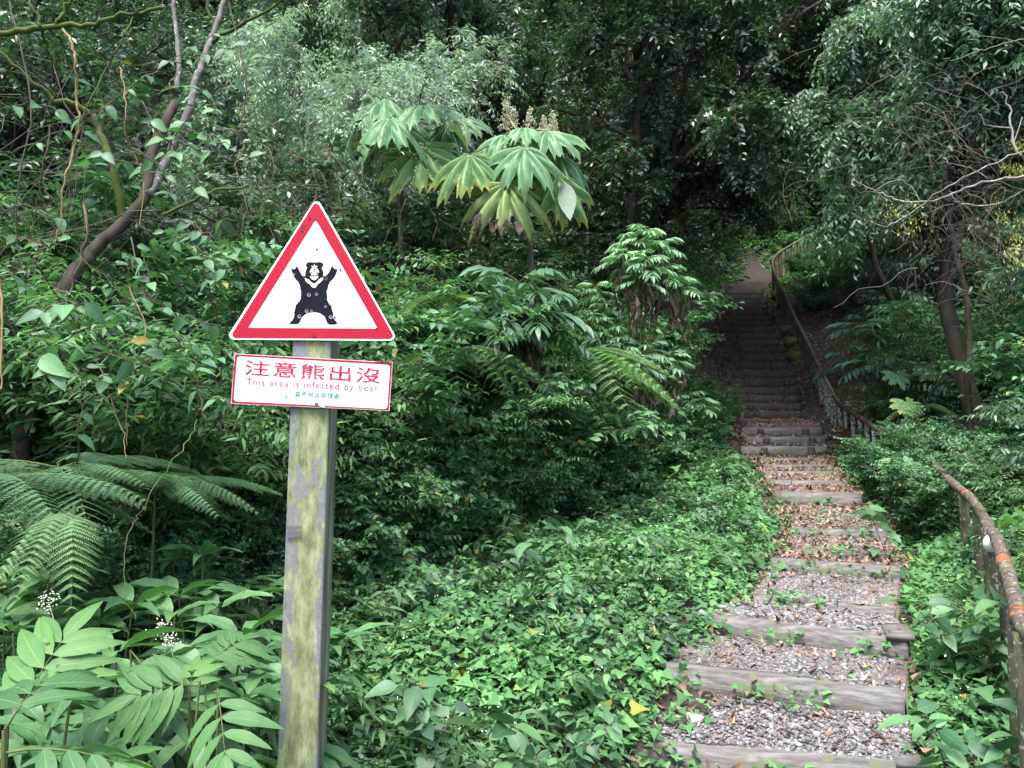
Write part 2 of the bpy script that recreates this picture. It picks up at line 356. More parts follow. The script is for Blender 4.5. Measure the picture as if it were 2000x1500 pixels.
def grow(rng, g, p, d, L, r, lev, tips, nch, wob=.22, trop=.08, ratio=.62, ang=(.5, 1.1), flat=0.0, sides=7, start=.3):
    n = 5; pts = [p.copy()]; ds = [d.copy()]
    for i in range(n):
        d = unit(d + rng.normal(0, wob, 3) + UP * trop * (1 if lev else -1.2)); p = p + d * L / n
        pts.append(p.copy()); ds.append(d.copy())
    g.tube(pts, np.linspace(r, r * (.45 if lev else .25), n + 1), max(3, sides - 2 * (0 if lev >= 2 else 1) - (2 if lev == 0 else 0)))
    if lev == 0:
        for i in range(1, n + 1): tips.append((pts[i], ds[i]))
        return
    for c in range(nch[lev]):
        t = start + (1 - start) * (c + rng.uniform(.1, .9)) / nch[lev]; f = t * n; i = min(int(f), n - 1)
        q = pts[i] + (pts[i + 1] - pts[i]) * (f - i); dd = ds[i + 1]
        pr = unit(np.cross(dd, rng.normal(0, 1, 3))); pr[2] *= (1 - flat); pr = unit(pr)
        a = rng.uniform(*ang); nd = unit(dd * math.cos(a) + pr * math.sin(a))
        grow(rng, g, q, nd, L * ratio * rng.uniform(.75, 1.2) * (1.15 - .35 * t), r * (.62 - .2 * t), lev - 1, tips, nch, wob, trop, ratio, ang, flat, sides, .2)

def tree_meshes(seed, key, H=8.0, tpl=OV2, leaf=.11, k=13, slen=.42, nch=(0, 5, 6, 7), bark='bark', droop=.3, hang=.3, lean=.05, start=.3, splay=.45, per=2, trunk_r=.14, spread=1.0):
    rng = np.random.default_rng(seed); w_ = Geo(); c_ = Geo(); tips = []
    grow(rng, w_, np.array([0, 0, -.4]), unit(np.array([lean, lean * .4, 1.])), H * .80, trunk_r, 3, tips, nch, ratio=.50 * spread, start=start, wob=.16, ang=(.7, 1.35))
    pos = np.array([t[0] for t in tips]); dr = np.array([t[1] for t in tips])
    for q in range(per):
        d2 = unit(dr + rng.normal(0, .75, dr.shape) + np.array([0, 0, .05]))
        sprays(c_, tpl, pos + rng.normal(0, .08, pos.shape), d2, rng, k, slen, leaf, droop, hang, True, 0, 1, splay=splay)
    return w_.mesh('trunk', M[bark]), c_.mesh('crown', [M[key], M['twigdark']])

def shrub_meshes(seed, key, H=1.4, stems=11, tpl=OV3, leaf=.095, k=11, slen=.35, arch=.5, side=5, hang=.3, rbase=.25, low=.15, droop=.2, sr=.008):
    rng = np.random.default_rng(seed); w_ = Geo(); c_ = Geo(); P0 = []; D0 = []
    for i in range(stems):
        a = rng.uniform(0, 6.283); rr = rbase * math.sqrt(rng.uniform()); h = H * rng.uniform(.6, 1.1)
        p = np.array([math.cos(a) * rr, math.sin(a) * rr, -.1]); d = unit(np.array([math.cos(a) * arch * rng.uniform(.2, 1.2), math.sin(a) * arch * rng.uniform(.2, 1.2), 1]))
        pts = [p.copy()]; n = 8
        for j in range(n):
            d = unit(d + rng.normal(0, .10, 3) + np.array([math.cos(a), math.sin(a), -.3]) * arch * .13); p = p + d * h / n * 1.15; pts.append(p.copy())
            if (j + 1) / n > low:
                for q in range(side if j < n - 1 else side + 1):
                    b = rng.uniform(0, 6.283); P0.append(p + rng.normal(0, .02, 3)); D0.append(unit(d * .35 + np.array([math.cos(b), math.sin(b), rng.uniform(-.1, .6)])))
        w_.tube(pts, np.linspace(sr, sr * .35, n + 1), 5)
    sprays(c_, tpl, P0, D0, rng, k, slen, leaf, droop, hang, True, 0, 1)
    return w_.mesh('stem', M['twigdark']), c_.mesh('foliage', [M[key], M['twigdark']])

# ------------------------------------------------------------------ ground
def build_ground():
    ys = np.concatenate([np.arange(-4, 12, .12), np.arange(12, 24, .3), np.arange(24, 95, 1.5)])
    xs = np.concatenate([np.arange(-60, -6, 2.0), np.arange(-6, 12, .14), np.arange(12, 75, 2.0)])
    X, Y = np.meshgrid(xs, ys); Z = ground(X, Y); nx, ny = len(xs), len(ys)
    g = Geo(); i, j = np.meshgrid(np.arange(ny - 1), np.arange(nx - 1), indexing='ij'); a = (i * nx + j).ravel()
    g.add(np.stack([X, Y, Z], -1), np.concatenate([np.stack([a, a + 1, a + nx + 1], 1), np.stack([a, a + nx + 1, a + nx], 1)]))
    tag(g.obj('ground', M['soil']), kind='structure')
    # path sheet: tread after tread
    g = Geo(); rng = np.random.default_rng(3)
    nxp = 18
    for q in range(len(steps) - 1):
        (l0, r0, h0), (l1, r1, h1) = steps[q], steps[q + 1]; V = []; nt_ = 9
        z0 = (l0.z + r0.z) / 2 - .012; z1 = max((l1.z + r1.z) / 2 - h1, z0 - .005)
        b0 = Vector((-(r0 - l0).y, (r0 - l0).x, 0)).normalized() * .03; b1 = Vector((-(r1 - l1).y, (r1 - l1).x, 0)).normalized() * .025
        for t in np.linspace(0, 1, nt_):
            l = (l0 + b0).lerp(l1 + b1, t); r = (r0 + b0).lerp(r1 + b1, t); z = z0 + (z1 - z0) * t
            for i_ in range(nxp):
                u = (i_ - 1) / (nxp - 3); p = l.lerp(r, min(max(u, -.03), 1.03)); e = abs(u - .5) * 2
                V.append((p.x, p.y, z - .35 if i_ in (0, nxp - 1) else z + (.008 * lump(p.x, p.y, 4) + .01 * e ** 4) * math.sin(math.pi * t)))
        i, j = np.meshgrid(np.arange(nt_ - 1), np.arange(nxp - 1), indexing='ij'); a = (i * nxp + j).ravel()
        g.add(V, np.concatenate([np.stack([a, a + 1, a + nxp + 1], 1), np.stack([a, a + nxp + 1, a + nxp], 1)]))
    tag(g.obj('path', M['pathsoil']), kind='structure')
build_ground()

def boxgeo(g, c, ax, ay, az_, sx, sy, sz, m=0, bev=.006, jit=0, rng=None):
    """bevelled box: centre c, unit axes, full sizes"""
    import bmesh
    bm = bmesh.new(); bmesh.ops.create_cube(bm, size=1)
    for v in bm.verts: v.co = Vector((v.co.x * sx, v.co.y * sy, v.co.z * sz))
    if sx > .6:
        ed = [e for e in bm.edges if abs(e.verts[0].co.x - e.verts[1].co.x) > .3]
        bmesh.ops.subdivide_edges(bm, edges=ed, cuts=9, use_grid_fill=True)
    if bev: bmesh.ops.bevel(bm, geom=[e for e in bm.edges if e.calc_face_angle(0) > .5], offset=bev, segments=2, affect='EDGES')
    bmesh.ops.triangulate(bm, faces=bm.faces[:])
    bm.verts.index_update()
    V = []
    for v in bm.verts:
        q = v.co
        n_ = jit * (math.sin(q.x * 9 + sx * 7) + .5 * math.sin(q.x * 23 + q.z * 9)) if jit else 0
        V.append(tuple(c + ax * q.x + ay * (q.y + n_ * .6) + az_ * (q.z + n_)))
    g.add(V, [[v.index for v in f.verts] for f in bm.faces], None, m); bm.free()

def build_steps():
    names = {0: 'lowest timber step, cut off by the bottom of the view', 1: 'grey timber step at the foot of the stairs with wide gravel tread behind it',
             2: 'second long grey timber step from the bottom, ivy growing against its face', 3: 'third long timber step, left end buried in ivy'}
    for i, (l, r, h) in enumerate(steps):
        e = (r - l); L = e.length; ax = e.normalized(); az_ = Vector((0, 0, 1)); ay = az_.cross(ax).normalized(); az_ = ax.cross(ay)
        mid = (l + r) / 2; near = i < 14
        hh = max(h, .05) + (.10 if near else .04); th = .085 if near else .045
        if i in (4, 6, 8): hh = .09
        if i > 36: hh = .2
        lab = names.get(i)
        if not lab:
            n = i + 1
            if i < 14: lab = 'weathered timber step number %d counted up from the bottom of the stairs' % n
            elif i < 17: lab = ['lowest', 'middle', 'topmost'][i - 14] + ' of the three pale plank risers stacked below the dark flight'
            elif i < 37: lab = 'dark plank riser of the steep flight, %s from the flight foot' % ['first', 'second', 'third', 'fourth', 'fifth', 'sixth', 'seventh', 'eighth', 'ninth', 'tenth', 'eleventh', 'twelfth', 'thirteenth', 'fourteenth', 'fifteenth', 'sixteenth', 'seventeenth', 'eighteenth', 'nineteenth', 'twentieth'][i - 17]
            else: lab = 'small far step number %d of the curve above the steep flight' % (i - 36)
        root = empty('stair_step', mid, lab, 'stair step', 'timber steps of the forest stairs')
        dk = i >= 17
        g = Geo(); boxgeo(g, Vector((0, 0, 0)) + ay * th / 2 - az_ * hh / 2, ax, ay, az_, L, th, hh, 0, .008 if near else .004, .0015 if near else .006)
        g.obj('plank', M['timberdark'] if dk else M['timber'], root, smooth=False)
        if 14 <= i < 37:
            for f in (-.27 + .03 * math.sin(i), .30 + .03 * math.cos(i * 1.7)):
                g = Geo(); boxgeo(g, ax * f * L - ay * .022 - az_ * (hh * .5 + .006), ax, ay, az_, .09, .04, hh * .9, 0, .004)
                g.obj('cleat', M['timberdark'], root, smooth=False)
build_steps()

# edging boards at right of the treads, and the pale stone
def board(px, py, d, lx, ly, rz, label):
    p = P(px, py, d); g = Geo(); a = rad(rz); ax = Vector((math.cos(a), math.sin(a), 0)); ay = Vector((-math.sin(a), math.cos(a), 0))
    boxgeo(g, Vector((0, 0, -.005)), ax, ay, Vector((0, 0, 1)), lx, ly, .035, 0, .003)
    tag(g.obj('edging_board', M['timber'], None, False, p), label, 'board', 'edging boards beside the stairs')
board(1762, 1472, 3.62, .12, .26, -10, 'flat weathered board at the right end of the lowest gravel tread')
board(1752, 1232, 4.45, .14, .30, -20, 'small flat board beside the third step, half covered with gravel')

def build_rail():
    root = empty('handrail', P(1960, 1330, 3.1), 'lichen spotted log handrail curving up the right side of the stairs', 'handrail')
    inv = root.location
    def tube(name, pts, r, mat, sides=12, parent=root, sub=6):
        w = [P(*p) for p in pts]
        # catmull-rom
        out = []
        for i in range(len(w) - 1):
            p0 = w[max(i - 1, 0)]; p1 = w[i]; p2 = w[i + 1]; p3 = w[min(i + 2, len(w) - 1)]
            for k in range(sub):
                t = k / sub
                out.append(.5 * ((2 * p1) + (p2 - p0) * t + (2 * p0 - 5 * p1 + 4 * p2 - p3) * t * t + (3 * p1 - p0 - 3 * p2 + p3) * t ** 3))
        out.append(w[-1]); rr = [r * (1 + .05 * math.sin(i * 1.1) + .05 * math.sin(i * 2.7)) for i in range(len(out))]
        g = Geo(); g.tube([p - inv for p in out], rr, sides, cap=True); g.obj(name, mat, parent)
        return out
    a = tube('rail', [(2075, 1320, 2.7), (2030, 1262, 2.85), (1990, 1212, 3.02)], .032, M['railwood'])
    b = tube('rail', [(1995, 1228, 3.0), (1986, 1185, 3.2), (1970, 1125, 3.6), (1957, 1085, 3.95), (1950, 1062, 4.15), (1940, 1040, 4.4)], .032, M['railwood'])
    c = tube('rail', [(1935, 1058, 4.35), (1930, 1028, 4.65), (1915, 1000, 5.0), (1895, 972, 5.5), (1868, 950, 6.1), (1845, 928, 6.8)], .033, M['railwood'])
    d = tube('rail', [(1845, 928, 6.75), (1815, 900, 7.3), (1775, 878, 8.0), (1745, 858, 8.8), (1720, 843, 9.5), (1680, 815, 10.5), (1640, 788, 11.5), (1618, 752, 12.5), (1600, 718, 13.4)], .032, M['railwood'])
    e = tube('rail', [(1600, 718, 13.4), (1576, 665, 15.0), (1553, 620, 16.6), (1535, 580, 17.8), (1512, 530, 19.8), (1511, 505, 21.0), (1530, 488, 22.5), (1565, 468, 24.5), (1603, 450, 27)], .036, M['railwood'], 8)
    for rails, stepm, r in ((a, .6, .040), (b, .62, .036), (c, .62, .036), (d, .36, .036), (e, .45, .038)):
        acc = stepm * .55; prev = rails[0]
        for p in rails[1:]:
            acc += (p - prev).length; prev = p
            if acc >= stepm:
                acc -= stepm; gz = G0(p.x, p.y) - .15
                g = Geo(); lx = .015 * math.sin(p.y * 9); pts = [Vector((p.x + lx * (1 - t), p.y, gz + (p.z - .02 - gz) * t)) - inv for t in (0, .35, .7, 1)]
                g.tube(pts, [r * 1.05, r, r * .96, r * .92], 8, cap=True); g.obj('post', M['railpale'] if rails is d else M['railpost'], root)
    # flaking orange paint bands round the joints
    for pts, r in (([(1994, 1222, 3.02), (1988, 1196, 3.14)], .0335), ([(1962, 1105, 3.75), (1958, 1090, 3.9)], .0335), ([(1893, 970, 5.55), (1884, 963, 5.72)], .0345),
                   ([(1688, 821, 10.3), (1682, 816, 10.45)], .036), ([(1701, 830, 10.0), (1697, 827, 10.08)], .036), ([(1725, 847, 9.4), (1720, 843, 9.5)], .036)):
        tube('orange_paint', pts, r, M['orange'], sub=2)
    tube('end_cap', [(1936, 1066, 4.3), (1935.5, 1057, 4.36)], .039, plain('pale_metal_cap', (.6, .6, .58), .5), sub=2)
build_rail()
for k, (px, py, d) in enumerate([(1505, 547, 20.5), (1510, 572, 19.4), (1522, 590, 18.6), (1530, 622, 17.0), (1538, 640, 16.2), (1546, 655, 15.5)]):
    p = P(px + 6, py, d); p.z = G0(p.x, p.y) + .06
    g = Geo(); boxgeo(g, Vector((0, 0, 0)), Vector((1, 0, 0)), Vector((0, 1, 0)), Vector((0, 0, 1)), .24, .18, .22, 0, .02, .003)
    tag(g.obj('mossy_stub', woodmat('mossy_block', (.06, .065, .035), (.11, .115, .06), moss=.6, moss_col=(.10, .11, .04)) if k == 0 else bpy.data.materials['mossy_block'], None, False, p),
        'moss topped block under the far handrail, number %d down from the bend' % (k + 1), 'block', 'mossy blocks beside the steep flight')

# ------------------------------------------------------------------ warning sign
def build_sign():
    D = 2.36; base = P(585, 1500, D); base.z = G0(base.x, base.y) - .05
    root = empty('warning_sign', base, 'weathered post with red triangle bear warning and white text panel', 'sign')
    def W(px, py, off=0.0):
        v = P(px, py, D); v.y -= off; return v - base
    def poly(pts, off, th=0.0):
        import bmesh
        bm = bmesh.new(); vs = [bm.verts.new(W(x, y, off)) for x, y in pts]; f = bm.faces.new(vs); bm.normal_update()
        if f.normal.y > 0: f.normal_flip()
        if th:
            r = bmesh.ops.extrude_face_region(bm, geom=[f]); nv = [x for x in r['geom'] if isinstance(x, bmesh.types.BMVert)]
            for v in vs: v.co.y += th
            bmesh.ops.recalc_face_normals(bm, faces=bm.faces[:])
        return bm
    def emit(name, bms, mat, parent):
        me = bpy.data.meshes.new(name); import bmesh
        out = bmesh.new()
        for bm in bms:
            tmp = bpy.data.meshes.new('t'); bm.to_mesh(tmp); bm.free(); out.from_mesh(tmp); bpy.data.meshes.remove(tmp)
        out.to_mesh(me); out.free(); me.materials.append(mat); o = bpy.data.objects.new(name, me); C.objects.link(o); o.parent = parent; return o
    def rounded(c, r, n=6):
        out = []; m = len(c)
        for i in range(m):
            p = Vector(c[i]); a = (Vector(c[i - 1]) - p).normalized(); b = (Vector(c[(i + 1) % m]) - p).normalized()
            ang = a.angle(b); t = r / math.tan(ang / 2); s0 = p + a * t; s1 = p + b * t; cc = p + (a + b).normalized() * (r / math.sin(ang / 2))
            for k in range(n + 1):
                q = s0.lerp(s1, k / n) - cc; q = cc + q.normalized() * r; out.append((q.x, q.y))
        return out
    def ring(o, i_, off):
        import bmesh
        bm = bmesh.new(); a = [bm.verts.new(W(x, y, off)) for x, y in o]; b = [bm.verts.new(W(x, y, off)) for x, y in i_]; n = len(a)
        for k in range(n): bm.faces.new((a[k], a[(k + 1) % n], b[(k + 1) % n], b[k]))
        bm.normal_update()
        for f in bm.faces:
            if f.normal.y > 0: f.normal_flip()
        return bm
    # post
    m, t, b, o = newmat('peeling_post_paint')
    tc = N(t, 'ShaderNodeTexCoord'); mp = N(t, 'ShaderNodeMapping'); mp.inputs['Scale'].default_value = (1, 1, .35); t.links.new(tc.outputs['Object'], mp.inputs[0])
    n1 = N(t, 'ShaderNodeTexNoise', i_Scale=16, i_Detail=9.0, i_Roughness=.62); t.links.new(mp.outputs[0], n1.inputs['Vector'])
    n2 = N(t, 'ShaderNodeTexNoise', i_Scale=70, i_Detail=8.0); t.links.new(tc.outputs['Object'], n2.inputs['Vector'])
    sx = N(t, 'ShaderNodeSeparateXYZ'); t.links.new(tc.outputs['Object'], sx.inputs[0])
    # distance from the front face centre line -> grey paint survives near the edges
    lean = mth(t, 'ADD', mth(t, 'ADD', sx.outputs[0], .041), mth(t, 'MULTIPLY', sx.outputs[2], -.0385))
    edge = mth(t, 'ABSOLUTE', mth(t, 'ADD', lean, 0.0))
    f = mth(t, 'ADD', mth(t, 'ADD', n1.outputs[0], mth(t, 'MULTIPLY', n2.outputs[0], .22)), mth(t, 'MULTIPLY', edge, 3.6))
    n5 = N(t, 'ShaderNodeTexNoise', i_Scale=34, i_Detail=9.0, i_Roughness=.7); t.links.new(mp.outputs[0], n5.inputs['Vector'])
    alg = ramp(t, n5.outputs[0], [(.36, (.095, .115, .05)), (.5, (.195, .225, .105)), (.66, (.32, .35, .20))])
    grey = ramp(t, n2.outputs[0], [(.3, (.125, .135, .135)), (.7, (.19, .20, .195))])
    fr = ramp(t, f, [(.755, (0, 0, 0)), (.77, (1, 1, 1))])
    front = mixc(t, fr, alg, grey)
    wd = N(t, 'ShaderNodeTexNoise', i_Scale=30, i_Detail=8.0); mp2 = N(t, 'ShaderNodeMapping'); mp2.inputs['Scale'].default_value = (1, 1, .12); t.links.new(tc.outputs['Object'], mp2.inputs[0]); t.links.new(mp2.outputs[0], wd.inputs['Vector'])
    sidec = ramp(t, wd.outputs[0], [(.3, (.07, .075, .045)), (.5, (.17, .17, .115)), (.7, (.29, .28, .22))])
    ge = N(t, 'ShaderNodeNewGeometry'); gs = N(t, 'ShaderNodeSeparateXYZ'); t.links.new(ge.outputs['True Normal'], gs.inputs[0])
    isf = mth(t, 'LESS_THAN', gs.outputs[1], -.5)
    t.links.new(mixc(t, isf, sidec, front), b.inputs['Base Color']); b.inputs['Roughness'].default_value = .7
    bp = N(t, 'ShaderNodeBump', i_Strength=.35, i_Distance=.004); t.links.new(mixc(t, isf, wd.outputs[0], f), bp.inputs['Height']); t.links.new(bp.outputs[0], b.inputs['Normal'])
    pm = m
    top = W(612, 560, -.004); bot = W(568, 1700, -.004); bot.z = 0
    ax = Vector((1, 0, 0)); hz = (top - bot); L = hz.length; az_ = hz.normalized(); ay = Vector((0, 1, 0))
    import bmesh
    bm = bmesh.new(); bmesh.ops.create_cube(bm, size=1)
    for v in bm.verts: v.co = Vector((v.co.x * .119, v.co.y * .119, v.co.z * L))
    bmesh.ops.bevel(bm, geom=bm.edges[:], offset=.0025, segments=2, affect='EDGES')
    mid = (top + bot) / 2 + Vector((0, .0605, 0))
    for v in bm.verts: v.co = mid + ax * v.co.x + ay * v.co.y + az_ * v.co.z
    emit('post', [bm], pm, root)
    # scratches/slot marks on the post front
    dk = plain('groove', (.10, .105, .12), .8)
    g = [poly([(560, 1028), (588, 1027), (588, 1033), (560, 1034)], .0035), poly([(560, 1040), (588, 1038), (588, 1048), (560, 1050)], .0035)]
    emit('slot_mark', g, dk, root)
    white = plain('white_enamel', (.80, .80, .80), .4, .3, .04, 6)
    def enamel(name, c, amt):
        m, t, b, o = newmat(name); tc = N(t, 'ShaderNodeTexCoord'); mp = N(t, 'ShaderNodeMapping'); mp.inputs['Scale'].default_value = (1, 1, .25); t.links.new(tc.outputs['Object'], mp.inputs[0])
        n = N(t, 'ShaderNodeTexNoise', i_Scale=22, i_Detail=8.0, i_Roughness=.6); t.links.new(mp.outputs[0], n.inputs['Vector']); n2 = N(t, 'ShaderNodeTexNoise', i_Scale=160, i_Detail=3.0); t.links.new(tc.outputs['Object'], n2.inputs['Vector'])
        f = ramp(t, n.outputs[0], [(.5, (0, 0, 0)), (.8, (amt, amt, amt))]); col = mixc(t, f, c, (.30, .31, .20)); f2 = ramp(t, n2.outputs[0], [(.72, (0, 0, 0)), (.76, (amt, amt, amt))]); col = mixc(t, f2, col, (.12, .12, .10))
        t.links.new(col, b.inputs['Base Color']); b.inputs['Roughness'].default_value = .42; b.inputs['Specular IOR Level'].default_value = .3; return m
    white = enamel('white_enamel_stained', (.80, .80, .80), .8)
    red = plain('sign_red', (.38, .009, .030), .5, .2, .12, 5); red2 = plain('faded_red_lettering', (.42, .018, .055), .6, .2)
    black = plain('bear_black', (.006, .008, .016), .6, .12, .3, 12); teal = plain('teal_lettering', (.02, .22, .24), .5)
    pale = plain('faded_grey_lettering', (.52, .54, .58), .6); palering = plain('faded_yellow_ring', (.72, .70, .58), .6)
    tri = [(619.5, 386), (442, 663.5), (778, 666)]
    tp = emit('triangle_plate', [poly(rounded(tri, 9), .006, .004)], white, root)
    ro = rounded([(618.7, 392), (449.5, 660.5), (773, 662.5)], 7); ri = rounded([(617.6, 430), (486, 640.6), (738.5, 642.4)], 1.2)
    emit('red_border', [ring(ro, ri, .0068)], red, tp)
    K = 10.718
    B = lambda L_: [(560 + x / K, 500 + y / K) for x, y in L_]
    body = B([(98, 235), (112, 320), (150, 420), (200, 500), (250, 545), (285, 620), (300, 715), (318, 760), (300, 850), (305, 905), (270, 960), (195, 1045), (195, 1090), (165, 1190), (172, 1240), (155, 1310), (130, 1350), (90, 1385), (60, 1420), (110, 1432), (230, 1435), (280, 1400), (310, 1330), (345, 1270), (420, 1215), (500, 1185), (600, 1178), (700, 1200), (760, 1240), (805, 1275), (830, 1340), (860, 1410), (900, 1440), (1000, 1442), (1072, 1425), (1060, 1390), (1020, 1350), (975, 1290), (985, 1200), (950, 1110), (955, 1060), (900, 1010), (870, 950), (850, 900), (860, 860), (845, 740), (870, 690), (880, 620), (920, 540), (990, 480), (1040, 390), (1068, 310), (1087, 235), (1068, 280), (1045, 288), (1015, 275), (980, 245), (962, 215), (940, 250), (915, 310), (880, 370), (830, 425), (780, 430), (775, 330), (745, 280), (745, 240), (772, 225), (775, 180), (750, 145), (700, 135), (590, 145), (480, 135), (435, 150), (412, 200), (420, 235), (440, 240), (405, 330), (395, 430), (345, 430), (300, 360), (265, 280), (220, 210), (208, 250), (185, 275), (155, 288), (120, 275)])
    bear = emit('bear_figure', [poly(body, .0068)], black, tp)
    def arc(cx, cy, r, a0, a1, wdt=7, n=8):
        o_ = []; i2 = []
        for k in range(n + 1):
            a = rad(a0 + (a1 - a0) * k / n); o_.append((cx + math.cos(a) * (r + wdt), cy - math.sin(a) * (r + wdt))); i2.append((cx + math.cos(a) * r, cy - math.sin(a) * r))
        return B(o_ + i2[::-1])
    paws = []
    for cx, cy in ((158, 205), (1025, 205)):
        for a0 in (-20, 22, 52, 82, 112, 142): paws.append(poly(arc(cx, cy, 56, a0, a0 + 22, 8, 4), .0068))
        paws.append(poly(arc(cx, cy + 20, 36, 50, 130, 7, 6), .0068)); paws.append(poly(arc(cx, cy, 56, 180, 215, 7, 4), .0068))
        emit('paw_outline', paws, black, tp); paws = []
    ell = lambda cx, cy, a, b_, n=12: B([(cx + a * math.cos(6.2832 * k / n), cy + b_ * math.sin(6.2832 * k / n)) for k in range(n)])
    wf = [B([(592, 178), (572, 245), (520, 280), (495, 340), (498, 365), (540, 342), (590, 326), (640, 342), (683, 365), (687, 330), (655, 275), (612, 245)]),
          B([(520, 405), (532, 362), (588, 338), (640, 362), (660, 402)]), B([(500, 430), (590, 425), (672, 430), (665, 470), (620, 505), (585, 515), (540, 500), (505, 460)]),
          ell(545, 228, 18, 13), ell(638, 228, 18, 13),
          B([(395, 462), (430, 490), (480, 505), (520, 555), (585, 592), (640, 555), (690, 500), (740, 465), (775, 460), (770, 500), (730, 550), (650, 610), (620, 665), (585, 678), (545, 660), (500, 605), (440, 565), (400, 520)])]
    emit('white_marking', [poly(q, .0073) for q in wf], white, tp)
    emit('nose', [poly(B([(568, 283), (612, 283), (606, 308), (590, 322), (574, 308)]), .0077)], black, tp)
    rim = plain('chipped_rim', (.42, .40, .42), .5, .5, .4, 60); hole = plain('pellet_hole', (.03, .02, .02), .6); rust = plain('rusty_hole', (.10, .03, .02), .8)
    rims, holes = [], []
    for x, y, r in ((1137, 300, 28), (165, 385, 22), (480, 818, 38), (635, 805, 30), (825, 1062, 26), (432, 1155, 35), (535, 1150, 24), (278, 1270, 36), (930, 1280, 34), (1010, 1295, 28), (430, 60, 18)):
        rims.append(poly(ell(x, y + 3, r * 1.05, r * 1.1), .0079)); holes.append(poly(ell(x + 2, y - 4, r * .72, r * .72), .0082))
    for x, y, r in ((605, 427, 2.6), (617.5, 431, 1.6), (592.5, 444.5, 2.4), (591, 452, 2.5), (620, 488, 2.2), (736, 642, 1.8), (757, 656, 1.6), (615, 657, 3.2)):
        holes.append(poly([(x + r * math.cos(k * .6283), y + r * math.sin(k * .6283)) for k in range(10)], .0082))
    for q_ in rims: emit('chipped_rim', [q_], rim, tp)
    for q_ in holes: emit('pellet_hole', [q_], hole, tp)
    emit('rusty_hole', [poly(ell(838, 490, 36, 38), .0079)], rust, tp)
    # lower panel
    Q = lambda L_: [(450 + x / 6.0606, 685 + y / 6.0606) for x, y in L_]
    quad = Q([(66, 38), (1925, 142), (1886, 712), (20, 628)])
    pp = emit('text_panel', [poly(quad, .010, .006)], white, root)
    fo = rounded(Q([(70, 44), (1921, 147), (1882, 706), (25, 622)]), .6, 5); fi = rounded(Q([(94, 66), (1897, 170), (1862, 690), (52, 598)]), 6, 5)
    emit('red_frame', [ring(fo, fi, .0106)], red, pp)
    # text fitting: bounding box corners (crop px): origin lower-left, lower-right, upper-left
    dg = None
    def text(s, ll, lr, ul, name, mat, offset=0.0, off=.0112, sp=1.0):
        c = bpy.data.curves.new(name, 'FONT'); c.body = s; c.space_character = sp; c.offset = offset; c.resolution_u = 4
        ob = bpy.data.objects.new(name, c); C.objects.link(ob); bpy.context.view_layer.update()
        me = bpy.data.meshes.new_from_object(ob.evaluated_get(bpy.context.evaluated_depsgraph_get()))
        bpy.data.objects.remove(ob)
        co = np.zeros(len(me.vertices) * 3); me.vertices.foreach_get('co', co); co = co.reshape(-1, 3)
        mn, mx = co.min(0), co.max(0); u = (co[:, 0] - mn[0]) / (mx[0] - mn[0]); v = (co[:, 1] - mn[1]) / (mx[1] - mn[1])
        (x0, y0), (x1, y1), (x2, y2) = Q([ll, lr, ul])
        for i, vt in enumerate(me.vertices):
            vt.co = W(x0 + (x1 - x0) * u[i] + (x2 - x0) * v[i], y0 + (y1 - y0) * u[i] + (y2 - y0) * v[i], off)
        me.materials.clear(); me.materials.append(mat); me.update()
        o_ = bpy.data.objects.new(name, me); C.objects.link(o_); o_.parent = pp
    text('注意熊出沒', (180, 290), (1780, 392), (192, 108), 'chinese_lettering', red2, .007, sp=1.12)
    text('This area is infested by bear', (200, 432), (1750, 510), (205, 328), 'english_lettering', red2, 0, sp=1.15)
    text('嘉義林區管理處', (772, 548), (1300, 574), (776, 478), 'office_lettering', teal, .006, sp=1.05)
    text('Chiayi Forest District Office', (770, 598), (1304, 622), (771, 566), 'small_office_lettering', pale, 0, sp=1.1)
    emit('logo_triangle', [poly(Q([(676, 524), (692, 560), (655, 558)]), .0112)], teal, pp)
    cx, cy_ = 676, 540
    emit('logo_ring', [ring(Q([(cx + 58 * math.cos(k * .3927), cy_ + 56 * math.sin(k * .3927)) for k in range(16)]), Q([(cx + 42 * math.cos(k * .3927), cy_ + 40 * math.sin(k * .3927)) for k in range(16)]), .0110)], palering, pp)
    emit('bolt', [poly(Q([(cx2 + r * math.cos(k * .6283), cy2 + r * math.sin(k * .6283)) for k in range(10)]), .0122, .002) for cx2, cy2, r in ((952, 210, 18), (1032, 634, 22))], plain('dark_bolt', (.08, .08, .10), .45), pp)
    emit('torn_corner', [poly(Q([(1060, 655), (1128, 680), (1142, 615), (1120, 585), (1075, 610)]), .0128, .0012)], plain('creased_flap', (.62, .60, .62), .5, .5, .35, 90), pp)
    # moss along the upper right edge of the panel
    rng = np.random.default_rng(8); g = Geo(); n = 420; t_ = rng.beta(3, 2, n); px = 450 + (1680 + 240 * t_) / 6.06; py = 685 + (128 + 14 * t_) / 6.06 + rng.normal(0, .7, n)
    pos = np.array([tuple(W(a, b_, rng.uniform(.004, .012))) for a, b_ in zip(px, py)])
    n2_ = 120; py2 = 685 + rng.uniform(150, 320, n2_) / 6.06; px2 = 450 + (64 - (py2 - 685) * 6.06 * .075) / 6.06 + rng.normal(0, .5, n2_)
    pos = np.vstack([pos, np.array([tuple(W(a, b_, rng.uniform(.004, .012))) for a, b_ in zip(px2, py2)])])
    g.leaves(OV2, pos, rng.normal(0, 1, pos.shape), rng.normal(0, 1, pos.shape), rng.uniform(.003, .006, len(pos)), rng.uniform(0, 1, len(pos)))
    g.obj('moss_tuft', leafmat('panel_moss', [(0, (.10, .11, .02)), (.7, (.2, .18, .04)), (1, (.25, .13, .05))], vein=0, bump=0), pp)
build_sign()
exec_marker = 1

